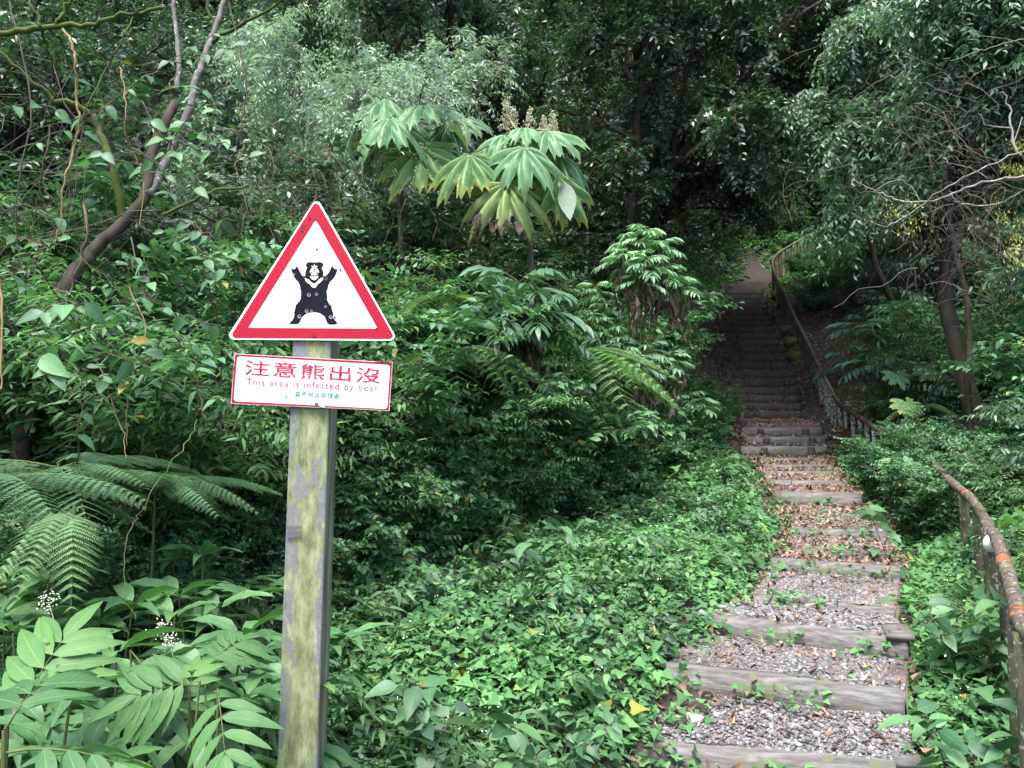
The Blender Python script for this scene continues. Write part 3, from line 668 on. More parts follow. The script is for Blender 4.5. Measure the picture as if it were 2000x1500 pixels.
# ------------------------------------------------------------------ gravel and litter (uncountable)
def ico():
    import bmesh
    bm = bmesh.new(); bmesh.ops.create_icosphere(bm, subdivisions=1, radius=.5); bm.verts.index_update()
    V = np.array([tuple(v.co) for v in bm.verts]); T = np.array([[v.index for v in f.verts] for f in bm.faces]); bm.free()
    return V, T, np.zeros((len(V), 2))
ICO = ico()
def tread_points(rng, n, i0, i1, spread=.5):
    out = []; per = n // (i1 - i0)
    for q in range(i0, i1):
        (l0, r0, h0), (l1, r1, h1) = steps[q], steps[q + 1]
        z0 = (l0.z + r0.z) / 2 - .012; z1 = max((l1.z + r1.z) / 2 - h1, z0 - .005)
        t = rng.uniform(.06, .97, per); u = .5 + rng.uniform(-1, 1, per) * spread
        A = np.array(l0)[None] * (1 - t)[:, None] + np.array(l1)[None] * t[:, None]; B_ = np.array(r0)[None] * (1 - t)[:, None] + np.array(r1)[None] * t[:, None]
        p = A * (1 - u)[:, None] + B_ * u[:, None]; p[:, 2] = z0 + (z1 - z0) * t + .008 * lump(p[:, 0], p[:, 1], 4); out.append(p)
    return np.vstack(out)
def build_gravel():
    rng = np.random.default_rng(21); g = Geo()
    p = np.vstack([tread_points(rng, 20000, 0, 5), tread_points(rng, 3000, 5, 9)]); p = p[(lump(p[:, 0], p[:, 1], 3.0, 4) + .5 * lump(p[:, 0], p[:, 1], 9.0, 1)) > rng.uniform(-1.3, -.1, len(p))]; n = len(p); sc = rng.lognormal(-4.28, .38, (n, 1)) * np.array([[1.2, 1.0, .7]]) * rng.uniform(.7, 1.3, (n, 3))
    p[:, 2] += .002
    g.leaves(ICO, p, np.c_[rng.normal(0, 1, (n, 2)), rng.normal(0, .2, n)], UP[None] + rng.normal(0, .3, (n, 3)), sc, rng.uniform(0, 1, n))
    m, t, b, o = newmat('gravel_stone'); at = N(t, 'ShaderNodeAttribute', attribute_name='luv'); s_ = N(t, 'ShaderNodeSeparateXYZ'); t.links.new(at.outputs['Vector'], s_.inputs[0])
    t.links.new(ramp(t, s_.outputs[2], [(0, (.07, .065, .065)), (.35, (.115, .105, .103)), (.7, (.17, .162, .163)), (1, (.28, .27, .27))]), b.inputs['Base Color']); b.inputs['Roughness'].default_value = .8
    tag(g.obj('gravel', m, smooth=False), kind='stuff')
    g = Geo()
    p = np.vstack([tread_points(rng, 480, 0, 5, .55), tread_points(rng, 3800, 5, 17, .6), tread_points(rng, 3000, 17, 37, .6), tread_points(rng, 2400, 37, len(steps) - 1, .62)]); n1_ = len(p)
    # side banks of the dark flight
    q = 9000; y = rng.uniform(10.5, 21, q); s = rng.uniform(.6, 2.4, q) * np.where(rng.uniform(0, 1, q) < .5, -1, 1); x = Xc(y) + s
    pb = np.c_[x, y, ground(x, y) + .02]
    pf_n = 5000; xf = rng.uniform(-3, 3, pf_n); yf = rng.uniform(3.5, 10, pf_n); pf = np.c_[xf, yf, ground(xf, yf) + .015]
    p = np.vstack([p, pb, pf]); n = len(p); p[:, 2] += .012 + rng.uniform(0, .012, n)
    sc = rng.uniform(.03, .08, n); sc[:n1_] *= .8
    g.leaves(OV3, p, np.c_[rng.normal(0, 1, (n, 2)), rng.normal(0, .25, n)], UP[None] * np.where(rng.uniform(0, 1, (n, 1)) < .5, 1, -1) + rng.normal(0, .45, (n, 3)), np.c_[sc * rng.uniform(.5, 1.1, n), sc, sc * 2.2], rng.uniform(0, 1, n))
    tag(g.obj('fallen_leaves', M['litter']), kind='stuff')
build_gravel()
g = Geo(); rng = np.random.default_rng(2); V = ICO[0] * (1 + rng.normal(0, .12, (12, 1)))
g.add(V * np.array([[.26, .16, .10]]), ICO[1]); o = g.obj('stone', woodmat('pale_stone', (.22, .20, .16), (.38, .35, .29), stretch=(1, 1, 1)), None, True, P(1338, 1398, 3.95) + Vector((0, 0, -.02)))
o.modifiers.new('s', 'SUBSURF').levels = 2; o.modifiers['s'].render_levels = 2
tag(o, 'flat pale stone half sunk at the left end of the lowest gravel tread', 'stone')

# ------------------------------------------------------------------ ground cover (uncountable)
def build_cover():
    rng = np.random.default_rng(11); g = Geo()
    def region(n, x0, x1, y0, y1, leaf, hmax, side=0):
        x = rng.uniform(x0, x1, n); y = rng.uniform(y0, y1, n); s = x - Xc(y)
        half = .62 + .12 * lump(x, y, 2.1, 2)
        inv = np.abs(s) > half
        edge = (np.abs(s) < half) & (np.abs(s) > half - .25) & (rng.uniform(0, 1, n) < .25)
        ok = (inv | edge) & (bushdist(x, y) < .9 + .5 * lump(x, y, 1.0, 5))
        ok &= ~((y > 11.2) & (rng.uniform(0, 1, n) < .75)); ok &= ~((y > 10.5) & (np.abs(s) < 1.0))
        ok &= (y < 12.5) | (side == 2)
        if side == 1: ok &= (s > 0)
        if side == 2: ok = (np.abs(s) > .72 + .18 * sst(y, 20.5, 22)) & (np.abs(s) < 4.5) & (rng.uniform(0, 1, n) < sst(y, 18.5, 20.5))
        x, y, s = x[ok], y[ok], s[ok]; n = len(x)
        h = (hmax * (.45 + .45 * lump(x, y, 1.3, 1)) * sst(np.abs(s), .6, 1.3) + .03)
        z = ground(x, y) + h * rng.uniform(.25, 1, n) ** .5 + rng.exponential(.025, n)
        d = np.c_[rng.normal(0, 1, (n, 2)), rng.normal(-.15, .3, n)]
        d[:, 1] -= .35
        nr = UP[None] + rng.normal(0, .42, (n, 3)); nr[:, 1] -= .25
        k_ = rng.uniform(0, 1, n) < .16 + .16 * lump(x, y, 2.0, 7); sz = leaf * rng.lognormal(-.12, .33, n); rn = rng.uniform(0, 1, n) ** 1.1; xyz = np.c_[x, y, z]
        g.leaves(IVY, xyz[~k_], d[~k_], nr[~k_], sz[~k_], rn[~k_]); g.leaves(OV3, xyz[k_] + UP * .02, d[k_], nr[k_], sz[k_] * 1.25, rn[k_] * .7)
        # slender stalks
        m = n // 6; zz = z[:m]; b0 = np.c_[x[:m], y[:m], zz - .10]; e = np.c_[x[:m], y[:m], zz] + rng.normal(0, .015, (m, 3)); w_ = np.array([.0015, 0, 0])
        g.add(np.stack([b0 - w_, b0 + w_, e], 1), np.arange(m * 3).reshape(-1, 3), np.tile([.5, .5, .2], (m * 3, 1)))
    region(22000, -2.2, 3.6, 1.1, 4.0, .044, .16)
    region(56000, -2.2, 6.0, 3.6, 7.5, .047, .30)
    region(42000, -1.0, 9.5, 7.3, 12.5, .058, .28)
    region(16000, 2.0, 7.5, 4.0, 10.5, .055, .42, 1)
    region(95000, 3.0, 19.0, 18.5, 34.0, .095, .14, 2)
    tag(g.obj('ground_cover', M['ivy']), kind='stuff')
    # tiny weeds at riser feet
    g = Geo()
    for q in range(0, 16):
        l, r, h = steps[q]; k = 26 if q < 10 else 10
        for c_ in range(4 if q < 9 else 2):
            u = rng.uniform(0, 1); c = l.lerp(r, u)
            n = k // 2 + rng.integers(0, k // 2); pos = np.array(c)[None] + rng.normal(0, 1, (n, 3)) * np.array([.08, .035, .0]); pos[:, 1] -= .05
            pos[:, 2] = c.z - h + rng.uniform(.0, .09, n); nr = UP[None] + rng.normal(0, .5, (n, 3)); nr[:, 1] -= .5
            g.leaves(IVY, pos, np.c_[rng.normal(0, 1, (n, 2)), rng.normal(0, .3, n)], nr, rng.uniform(.018, .045, n), rng.uniform(0, .95, n))
    tag(g.obj('weeds', M['ivy']), kind='stuff')
    g = Geo(); n = 900; x = rng.uniform(-1.5, 4.5, n); y = 1.8 + rng.uniform(0, 1, n) ** 1.3 * 7; s = x - Xc(y); ok = (np.abs(s) > .8) & (bushdist(x, y) < .8); x, y = x[ok], y[ok]
    x = np.repeat(x, 3) + rng.normal(0, .008, len(x) * 3); y = np.repeat(y, 3) + rng.normal(0, .008, len(y) * 3)
    z = ground(x, y) + .17 + .12 * lump(x, y, 1.3, 1) + .05; n = len(x)
    g.leaves(ICO, np.c_[x, y, z], rng.normal(0, 1, (n, 3)), rng.normal(0, 1, (n, 3)), rng.uniform(.004, .009, n), .5)
    tag(g.obj('tiny_flowers', plain('white_petals', (.75, .75, .72), .6)), kind='stuff')
build_cover()

# ------------------------------------------------------------------ prototypes
EV = [tree_meshes(100 + i, 'dark', H=8, leaf=.115, per=3, start=.42) for i in range(4)]
SI = [tree_meshes(120 + i, 'silver', H=6, tpl=LA2, leaf=.10, k=16, slen=.45, per=3, start=.12, droop=.5, hang=.6, trunk_r=.09, bark='barkgrey') for i in range(2)]
BR = [tree_meshes(140 + i, 'bright', H=7, tpl=OVN, leaf=.115, k=14, slen=.45, per=3, start=.5, droop=.5, hang=.6, trunk_r=.11, spread=.72) for i in range(2)]
SH = [shrub_meshes(200 + i, 'shrub', H=1.5, stems=13, leaf=.108) for i in range(4)]
SL = [shrub_meshes(220 + i, 'silver', H=1.7, stems=12, tpl=LA2, leaf=.085, k=14, hang=.5) for i in range(2)]
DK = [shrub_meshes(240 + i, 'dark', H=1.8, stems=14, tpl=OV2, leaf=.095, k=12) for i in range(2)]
BU = [shrub_meshes(250 + i, 'bright', H=1.5, stems=13, tpl=LA3, leaf=.12, k=11, hang=.55) for i in range(2)]

FW = [shrub_meshes(270 + i, 'fresh', H=1.5, stems=15, tpl=LA3, leaf=.075, k=13, slen=.34, side=6) for i in range(2)]

WD = [shrub_meshes(280 + i, k, H=.42, stems=4, tpl=t, leaf=l, k=4, slen=.12, side=2, rbase=.10, low=.3, sr=.003) for i, (k, t, l) in enumerate([('shrub', OV5, .10), ('fresh', LA3, .13), ('fresh', OV5, .08)])]

# ------------------------------------------------------------------ undergrowth and far wood: masses nobody could count
def scatter(name, protos, pts, rots, scs, idx):
    """one object: points carrying a geometry-node copy of a prototype each"""
    col = bpy.data.collections.new(name + '_kinds')
    for i, (a, b) in enumerate(protos):
        # join stem and foliage meshes by hand: an object per kind
        o1 = bpy.data.objects.new('%s_kind_%02d' % (name, i), None)
        import bmesh
        me = b.copy(); bm = bmesh.new(); bm.from_mesh(me); k = len(me.materials)
        for mm in a.materials: me.materials.append(mm)
        n0 = len(bm.faces); bm.from_mesh(a); bm.faces.ensure_lookup_table()
        for f in bm.faces[n0:]: f.material_index = k
        bm.to_mesh(me); bm.free(); me.name = name + '_kind'
        o1 = bpy.data.objects.new('%s_kind_%02d' % (name, i), me); col.objects.link(o1)
    me = bpy.data.meshes.new(name); n = len(pts); me.vertices.add(n); me.vertices.foreach_set('co', np.asarray(pts, np.float32).ravel())
    for nm, tp, key, dat in (('rot', 'FLOAT_VECTOR', 'vector', rots), ('scl', 'FLOAT', 'value', scs), ('idx', 'INT', 'value', idx)):
        a = me.attributes.new(nm, tp, 'POINT'); a.data.foreach_set(key, np.asarray(dat, np.int32 if tp == 'INT' else np.float32).ravel())
    ob = bpy.data.objects.new(name, me); C.objects.link(ob)
    ng = bpy.data.node_groups.new(name, 'GeometryNodeTree'); ng.interface.new_socket('Geometry', in_out='INPUT', socket_type='NodeSocketGeometry'); ng.interface.new_socket('Geometry', in_out='OUTPUT', socket_type='NodeSocketGeometry')
    gi = ng.nodes.new('NodeGroupInput'); go = ng.nodes.new('NodeGroupOutput'); ci = ng.nodes.new('GeometryNodeCollectionInfo'); ci.inputs[0].default_value = col; ci.inputs[1].default_value = True; ci.inputs[2].default_value = True
    ip = ng.nodes.new('GeometryNodeInstanceOnPoints'); ip.inputs['Pick Instance'].default_value = True
    L = ng.links.new; L(gi.outputs[0], ip.inputs['Points']); L(ci.outputs[0], ip.inputs['Instance'])
    for nm, tp, sock in (('rot', 'FLOAT_VECTOR', 'Rotation'), ('scl', 'FLOAT', 'Scale'), ('idx', 'INT', 'Instance Index')):
        na = ng.nodes.new('GeometryNodeInputNamedAttribute'); na.data_type = tp; na.inputs[0].default_value = nm; L(na.outputs[0], ip.inputs[sock])
    L(ip.outputs[0], go.inputs[0])
    ob.modifiers.new('scatter', 'NODES').node_group = ng
    return tag(ob, kind='stuff')

def build_masses():
    rng = np.random.default_rng(77)
    pts = []; idx = []; sc = []
    # undergrowth: kinds 0-3 shrub, 4-5 silver, 6-7 dark, 8-9 bright
    def add(x, y, k, s): pts.append((x, y, G0(x, y))); idx.append(k); sc.append(s)
    def zone(n, cond, kinds, smin, smax, gap, y0, y1):
        c0 = len(pts)
        for q in range(n * 60):
            if len(pts) - c0 >= n: break
            y = rng.uniform(y0, y1); x = rng.uniform(-.85 * y - 1.2, .85 * y + 1.2); s = x - float(Xc(y)); bd = float(bushdist(x, y))
            if not cond(x, y, s, bd) or min([1e9] + [(x - p[0]) ** 2 + (y - p[1]) ** 2 for p in pts]) < gap ** 2: continue
            z_ = rng.uniform(smin, smax)
            if s < 0 and y < 9.6 and x / y > -.06 and bd > .4: z_ = min(z_, .5 if x / y < .1 else .44)
            if y > 12 and -4.8 < s < 0: z_ = min(z_, .55)
            if y > 14 and 0 < s < 4.2: z_ = min(z_, .42)
            kd = rng.choice(kinds)
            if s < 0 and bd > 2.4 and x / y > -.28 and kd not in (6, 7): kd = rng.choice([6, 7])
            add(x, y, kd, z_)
    lb = lambda x, y, s: s < -1.2 - 1.6 * float(sst(y, 9.5, 12)) + .9 * float(sst(y, 19, 21)) and not (x < -.95 and y < 4.75)
    zone(120, lambda x, y, s, bd: lb(x, y, s) and .3 < bd < .9 and (y > 4.9 or x / y < -.29), [0, 1, 2, 10], .42, .62, .22, 3.9, 10.5)
    zone(140, lambda x, y, s, bd: lb(x, y, s) and .8 < bd < 1.9, [0, 1, 10, 11, 0, 2], .85, 1.15, .28, 3.9, 11)
    zone(150, lambda x, y, s, bd: lb(x, y, s) and 1.9 < bd < 4.2, [10, 1, 11, 3, 7, 10], .9, 1.25, .42, 4.0, 14)
    zone(120, lambda x, y, s, bd: lb(x, y, s) and bd > 4.2, [3, 0, 2, 6, 7, 0, 5], .8, 1.25, .55, 5.0, 20)
    zone(110, lambda x, y, s, bd: s > 2.0 + .2 * (y - 4) and y < 12, [0, 1, 10, 9, 11], .5, .85, .33, 4.0, 12)
    zone(34, lambda x, y, s, bd: 1.0 < s < 2.2 and 6.6 < y < 8.8 and abs(s - .95 - .03 * (y - 6)) > .22, [0, 1, 2, 9], .24, .36, .22, 6.6, 11.2)
    zone(26, lambda x, y, s, bd: .72 < s < 1.25 and 6.7 < y < 8.6, [0, 1, 2], .32, .44, .14, 6.7, 8.6)
    zone(70, lambda x, y, s, bd: x / y < -.29 and x > -.75 * y - .4, [0, 1, 2, 3], .28, .40, .2, 2.7, 4.8)
    zone(70, lambda x, y, s, bd: -2.6 < s < -1.0 and .2 < bd and y > 7, [0, 1, 2, 3], .4, .6, .2, 7, 10)
    zone(260, lambda x, y, s, bd: (-8 < s < -1.3 or 2.6 < s < 8) and y > 20.2 and .12 < x / y < .66, [0, 1, 10, 11, 6], .35, .65, .36, 20.2, 34)
    zone(120, lambda x, y, s, bd: s < -1.0 and bd < .4 and x / y > -.24 and lump(x, y, 1.2, 3) > -.35, [12, 13, 14], .55, .95, .16, 2.9, 9.5)
    zone(50, lambda x, y, s, bd: 1.0 < s < 3.4, [12, 13, 14], .6, .95, .2, 3.4, 9.5)
    zone(46, lambda x, y, s, bd: 3.2 < s < 7.5 and 9.5 < y < 13.5, [8, 9, 6, 1, 11], 1.2, 1.55, .4, 9.5, 13.5)
    zone(34, lambda x, y, s, bd: 1.9 < s < 4.6 and 7.4 < y < 10.8, [10, 9, 0, 11], .85, 1.15, .3, 7.4, 10.8)
    zone(200, lambda x, y, s, bd: (y > 33 or s < -2) and .1 < x / y < .66, [0, 1, 3, 8, 6], .7, 1.1, .55, 29, 46)
    zone(60, lambda x, y, s, bd: 1.7 < s < 3.2 and y > 16.5, [10, 1, 3, 11], .25, .38, .3, 16.5, 27)
    zone(26, lambda x, y, s, bd: -1.7 < s < -.85 and 10.5 < y < 13, [0, 1, 2], .2, .3, .22, 10.5, 13)
    zone(110, lambda x, y, s, bd: s > 2.6 and y > 11, [0, 1, 10, 3, 6, 11], .6, 1.0, .5, 11, 19)
    zone(120, lambda x, y, s, bd: s > 1.3 and y > 17, [0, 1, 3, 8, 6], .5, .8, .5, 17, 27)
    n = len(pts); print('undergrowth', n)
    scatter('undergrowth', SH + SL + DK + BU + FW + WD, pts, np.c_[rng.normal(0, .08, (n, 2)), rng.uniform(0, 6.28, n)], sc, idx)
    pts = []; idx = []; sc = []
    for q in range(4000):
        y = rng.uniform(17, 62); x = rng.uniform(-.9 * y - 3, .9 * y + 3)
        if len(pts) >= 230: break
        s = x - float(Xc(y))
        if (-4 < s < 6) if y < 34 else False: continue
        if min([1e9] + [(x - p[0]) ** 2 + (y - p[1]) ** 2 for p in pts]) < (1.7 + .02 * y) ** 2: continue
        add(x, y, rng.choice([0, 1, 2, 3, 4, 5, 6, 7, 7]), rng.uniform(.8, 1.35))
    n = len(pts); print('far wood', n)
    scatter('far_wood', EV + SI + BR, pts, np.c_[rng.normal(0, .05, (n, 2)), rng.uniform(0, 6.28, n)], sc, idx)
build_masses()

# ------------------------------------------------------------------ individual trees
EL = [tree_meshes(160 + i, 'dark', H=10, leaf=.115, per=3, start=.48, lean=.42) for i in range(2)]
def tree(proto, px, py, d, label, frac=.68, rz=None, H=8.0, group=None, name='tree', smax=1.5):
    c = P(px, py, d); z0 = G0(c.x, c.y); s = min(max((c.z - z0) / (H * frac), .45), smax)
    r = empty(name, (c.x, c.y, z0), label, 'tree', group, rz if rz is not None else (px * .37 + py) % 6.28, s)
    put(proto[0], 'trunk', r); put(proto[1], 'crown', r); return r
tree(EV[0], 900, 40, 11.5, 'dark evergreen tree behind the left rice paper plant')
tree(EV[1], 1150, 110, 10.5, 'dark evergreen with hanging brown leaves, above the flowering rice paper plant')
tree(EV[2], 1215, 40, 12.5, 'dark small leaved evergreen arching over the left side of the stairs')
tree(EV[3], 1130, 280, 14.5, 'low evergreen whose boughs hang beside the steep dark flight')
tree(EV[0], 1800, 60, 14.5, 'dark evergreen right of the stairs whose crown nears the top of the view', rz=2.1)
tree(EV[1], 1000, 260, 13.0, 'evergreen in deep shade between the two rice paper plants', rz=4.0)
tree(EV[2], 720, 220, 12.0, 'dark evergreen directly above the tip of the triangle sign', rz=1.0)
tree(EV[3], 1270, 120, 19.5, 'evergreen beyond the head of the steep flight', rz=.4)
tree(EV[0], 1760, 130, 21.0, 'evergreen in the gap over the handrail bend', rz=5.0)
tree(EV[1], 1500, 120, 36, 'far evergreen closing the gap above the curve of the stairs', rz=5.0)
tree(SI[0], 520, 60, 8.5, 'silvery narrow leaved tree left of the sign, topmost pale crown', H=6, name='silver_leaf_tree')
tree(SI[1], 580, 260, 8.0, 'lower silvery tree right above the triangle sign with drooping sprays', H=6, name='silver_leaf_tree')
tree(EV[2], 250, 80, 8.5, 'dark evergreen behind the grey forked trunks', rz=3)
tree(EV[1], 20, 200, 8.0, 'dark evergreen at the left edge behind hanging stems', rz=1.5)
tree(SI[1], 700, 20, 11.0, 'pale silvery crown at top, right of the silver tree behind the sign', rz=5, H=6, name='silver_leaf_tree')
tree(BR[0], 1900, 90, 8.5, 'bright narrow leaved tree with drooping sprays at the upper right', H=7, name='drooping_leaf_tree')
tree(BR[1], 2270, 180, 7.5, 'bright drooping leaved tree cut by the right edge', H=7, name='drooping_leaf_tree')
tree(BR[0], 2010, -20, 13.0, 'pale green tree behind the dry vine tangle', rz=2.5, H=7, name='drooping_leaf_tree')
tree(BR[1], 2170, 480, 10.5, 'lower green tree behind the pale dead branch on the right', rz=2.5, H=7, name='drooping_leaf_tree')
tree(EV[1], 2050, 330, 15, 'dark evergreen behind the tangle of dry vines', rz=.7)
tree(EV[2], 1950, 250, 19, 'shaded evergreen in the back right corner', rz=3.7)
tree(EV[3], 350, 120, 12, 'dark evergreen behind the silver trees on the left', rz=2.7)
tree(EV[0], 100, 60, 11, 'dark evergreen filling the far upper left corner', rz=1.7)

def leaner(i, x, y, rz, s, label):  # leaning trees added so their crowns, above the view, shade the steep flight
    r = empty('tree', (x, y, G0(x, y)), label, 'tree', None, rz, s); put(EL[i][0], 'trunk', r); put(EL[i][1], 'crown', r)
leaner(0, float(Xc(14.5)) - 2.7, 14.5, -.4, 1.0, 'leaning evergreen added on the left bank to shade the steep dark flight')
if 0: leaner(1, float(Xc(17.5)) + 2.9, 17.5, 3.0, 1.0, 'leaning evergreen right of the steep flight with boughs over the steps')
if 0: leaner(1, float(Xc(18.5)) - 3.2, 18.5, -.2, 1.0, 'leaning evergreen left of the head of the steep flight')
leaner(0, float(Xc(12.5)) + 3.2, 12.8, 2.9, .9, 'leaning evergreen added behind the lichened rail posts to shade the stairs')

# ------------------------------------------------------------------ polylines as branches
def smooth(w, sub=5):
    out = []
    for i in range(len(w) - 1):
        p0 = w[max(i - 1, 0)]; p1 = w[i]; p2 = w[i + 1]; p3 = w[min(i + 2, len(w) - 1)]
        for k in range(sub):
            t = k / sub
            out.append(.5 * ((2 * p1) + (p2 - p0) * t + (2 * p0 - 5 * p1 + 4 * p2 - p3) * t * t + (3 * p1 - p0 - 3 * p2 + p3) * t ** 3))
    out.append(w[-1]); return out
def branchset(lines, mat, name, label, cat, group=None, wob=.006, seed=0, leaves=None, base=None, partname='branch'):
    """lines: list of (pts[(px,py,d)...], r0, r1); first line is the main body; the others are child branches"""
    rng = np.random.default_rng(seed); o0 = P(*lines[0][0][0]) if base is None else base
    root = empty(name, o0, label, cat, group)
    for i, (pts, r0, r1) in enumerate(lines):
        w = smooth([P(*p) for p in pts]); w = [p - o0 + Vector(rng.normal(0, wob, 3)) for p in w]
        g = Geo(); g.tube(w, np.linspace(r0, r1, len(w)) * (1 + .06 * rng.normal(0, 1, len(w))), 8 if r0 > .02 else 5, cap=True)
        g.obj('trunk' if (i == 0 and r0 > .03) else partname, mat[i] if isinstance(mat, list) else mat, root)
    return root

# left leaning tree with lichen, mossy limbs
tl = branchset([([(30, 930, 4.3), (55, 830, 4.3), (80, 720, 4.35), (105, 620, 4.4), (150, 530, 4.5), (205, 470, 4.6), (280, 390, 4.7), (300, 300, 4.8), (340, 200, 5.0)], .055, .03),
           ([(240, 430, 4.65), (225, 340, 4.6), (205, 280, 4.6), (180, 230, 4.6), (150, 205, 4.55), (100, 190, 4.5), (50, 150, 4.4), (-10, 90, 4.3)], .028, .012),
           ([(290, 380, 4.7), (330, 300, 4.9), (371, 210, 5.0), (380, 165, 5.1), (399, 115, 5.2), (420, 60, 5.3), (440, -10, 5.4)], .03, .018),
           ([(345, 180, 5.0), (348, 120, 5.1), (346, 70, 5.2), (336, -10, 5.3)], .02, .015),
           ([(415, 80, 5.25), (470, 50, 5.1), (520, 20, 5.0), (570, -10, 4.9)], .014, .007),
           ([(320, 420, 4.7), (380, 390, 4.6), (430, 370, 4.6), (480, 365, 4.6)], .012, .006),
           ([(425, 70, 5.3), (410, 30, 5.3), (405, -10, 5.3)], .012, .008)],
          [M['bark'], M['moss'], M['barkgrey'], M['barkgrey'], M['moss'], M['moss'], M['moss']], 'leaning_tree', 'leaning dark trunk with white lichen spots and mossy limbs, left of the sign', 'tree', partname='limb')
# lichen patches as part of the trunk
g = Geo(); rng = np.random.default_rng(5); o0 = tl.location
for px, py, s in ((66, 745, 6), (72, 765, 9), (75, 758, 7), (62, 790, 5), (60, 838, 6), (50, 858, 5), (95, 720, 5), (80, 700, 4)):
    p = P(px, py, 4.27) - o0; a = np.linspace(0, 6.283, 12, endpoint=False); r = s * 4.3 / 1500 * (1 + rng.normal(0, .15, 12))
    V = np.c_[p.x + r * np.cos(a), np.full(12, p.y) + .02 * (np.cos(a)) ** 2, p.z + r * np.sin(a)]; V = np.vstack([V, [[p.x, p.y - .003, p.z]]])
    g.add(V, [(12, i, (i + 1) % 12) for i in range(12)])
g.obj('lichen_patch', plain('pale_lichen', (.50, .53, .48), .9, .2, .25, 60), tl)
branchset([([(-40, 72, 3.2), (0, 66, 3.2), (88, 54, 3.2), (168, 51, 3.2), (238, 31, 3.2), (322, 19, 3.2)], .016, .007), ([(80, 54, 3.2), (70, 30, 3.2), (56, -10, 3.2)], .008, .006),
           ([(110, 52, 3.2), (125, 20, 3.2), (140, -10, 3.2)], .009, .007), ([(78, 54, 3.2), (95, 100, 3.3), (105, 170, 3.4), (100, 230, 3.5)], .006, .003), ([(262, 27, 3.2), (268, -10, 3.2)], .006, .004)],
          M['moss'], 'mossy_branch', 'mossy limb reaching in from the left edge near the top', 'branch')
vines = [([(120, 50, 3.2), (138, 80, 3.2), (146, 120, 3.2), (150, 190, 3.25), (154, 230, 3.25), (145, 290, 3.3), (128, 345, 3.3), (118, 410, 3.35), (112, 470, 3.4)], .006, 'tan', 'thick tan vine hanging from the mossy limb at upper left'),
         ([(262, 30, 3.3), (240, 80, 3.3), (210, 130, 3.4), (185, 180, 3.4), (155, 240, 3.4), (140, 300, 3.4), (135, 345, 3.4), (110, 440, 3.5), (105, 490, 3.5)], .004, 'stem', 'greenish vine slanting down beside the tan vine'),
         ([(100, 240, 3.6), (82, 330, 3.6), (68, 420, 3.7), (60, 450, 3.7)], .004, 'twigdark', 'thin grey vine left of the tan vine'),
         ([(235, 130, 3.6), (246, 190, 3.6), (243, 250, 3.6), (262, 300, 3.7), (280, 350, 3.7), (275, 440, 3.7)], .003, 'tan', 'thin pale vine zigzagging down over the leaning tree'),
         ([(165, 400, 3.8), (168, 470, 3.8), (140, 560, 3.9), (120, 620, 3.9), (95, 680, 4.0)], .007, 'twig', 'grey woody vine crossing in front of the leaning trunk'),
         ([(250, 560, 3.6), (285, 640, 3.6), (268, 700, 3.6), (250, 780, 3.6), (246, 870, 3.6)], .0035, 'tan', 'straight brown stem hanging between the trunk and the sign'),
         ([(190, 700, 3.5), (215, 780, 3.5), (240, 850, 3.5), (245, 900, 3.4)], .0025, 'tan', 'pale drooping stem above the big fern'),
         ([(385, 820, 3.2), (360, 870, 3.1), (320, 920, 3.0), (280, 990, 2.9), (255, 1030, 2.8), (243, 1100, 2.75), (245, 1160, 2.7), (265, 1205, 2.7)], .002, 'stem', 'jointed pale stem bending down in front of the fern'),
         ([(445, 0, 4.2), (480, 150, 4.2), (474, 230, 4.2), (462, 280, 4.2)], .005, 'twigdark', 'dark hooked vine hanging left of the silver tree'),
         ([(20, 0, 4), (60, 200, 4), (30, 400, 4), (55, 640, 4.1), (30, 800, 4.1)], .005, 'twigdark', 'long dark stem along the left edge'),
         ([(0, 550, 3.3), (5, 650, 3.3), (2, 760, 3.3)], .006, 'tan', 'tan stem at the very left edge')]
for i, (pts, r, mt, lab) in enumerate(vines):
    rng = np.random.default_rng(300 + i); o0 = P(*pts[-1]); w = [p - o0 + Vector(rng.normal(0, .004, 3)) for p in smooth([P(*p) for p in pts])]
    g = Geo(); g.tube(w, np.linspace(r, r * .6, len(w)), 6)
    tag(g.obj('hanging_vine', M[mt], None, True, o0), lab, 'vine', 'vines and stems hanging at the left')
# pale dead branches on the right
branchset([([(2060, 330, 4.6), (2000, 345, 4.7), (1930, 352, 4.8), (1860, 378, 4.9), (1800, 395, 5.0), (1740, 385, 5.1), (1705, 370, 5.1), (1665, 352, 5.1)], .010, .003),
           ([(2040, 290, 4.6), (1980, 302, 4.7), (1920, 330, 4.8), (1850, 365, 4.9), (1790, 405, 5.0), (1740, 440, 5.0), (1700, 435, 5.0)], .006, .002),
           ([(1985, 300, 4.7), (1976, 250, 4.7), (1970, 200, 4.7), (1955, 180, 4.7)], .009, .003), ([(1976, 250, 4.7), (1930, 245, 4.7), (1910, 220, 4.7)], .004, .002),
           ([(1980, 285, 4.7), (2000, 225, 4.7)], .004, .002), ([(1800, 395, 5.0), (1760, 350, 5.0), (1700, 378, 5.0)], .003, .0015), ([(1860, 378, 4.9), (1880, 400, 4.9), (1960, 395, 4.8), (2010, 360, 4.7)], .005, .003),
           ([(1930, 352, 4.8), (1900, 330, 4.8), (1860, 320, 4.8), (1830, 320, 4.9)], .003, .0015), ([(2010, 75, 5), (1960, 85, 5), (1900, 105, 5), (1850, 118, 5), (1845, 98, 5)], .003, .0015)],
          M['palebranch'], 'dead_branch', 'bare pale dead branch reaching in from the right edge', 'branch', seed=4)
g = Geo(); rng = np.random.default_rng(15); o0 = P(1960, 345, 4.7); pos = []
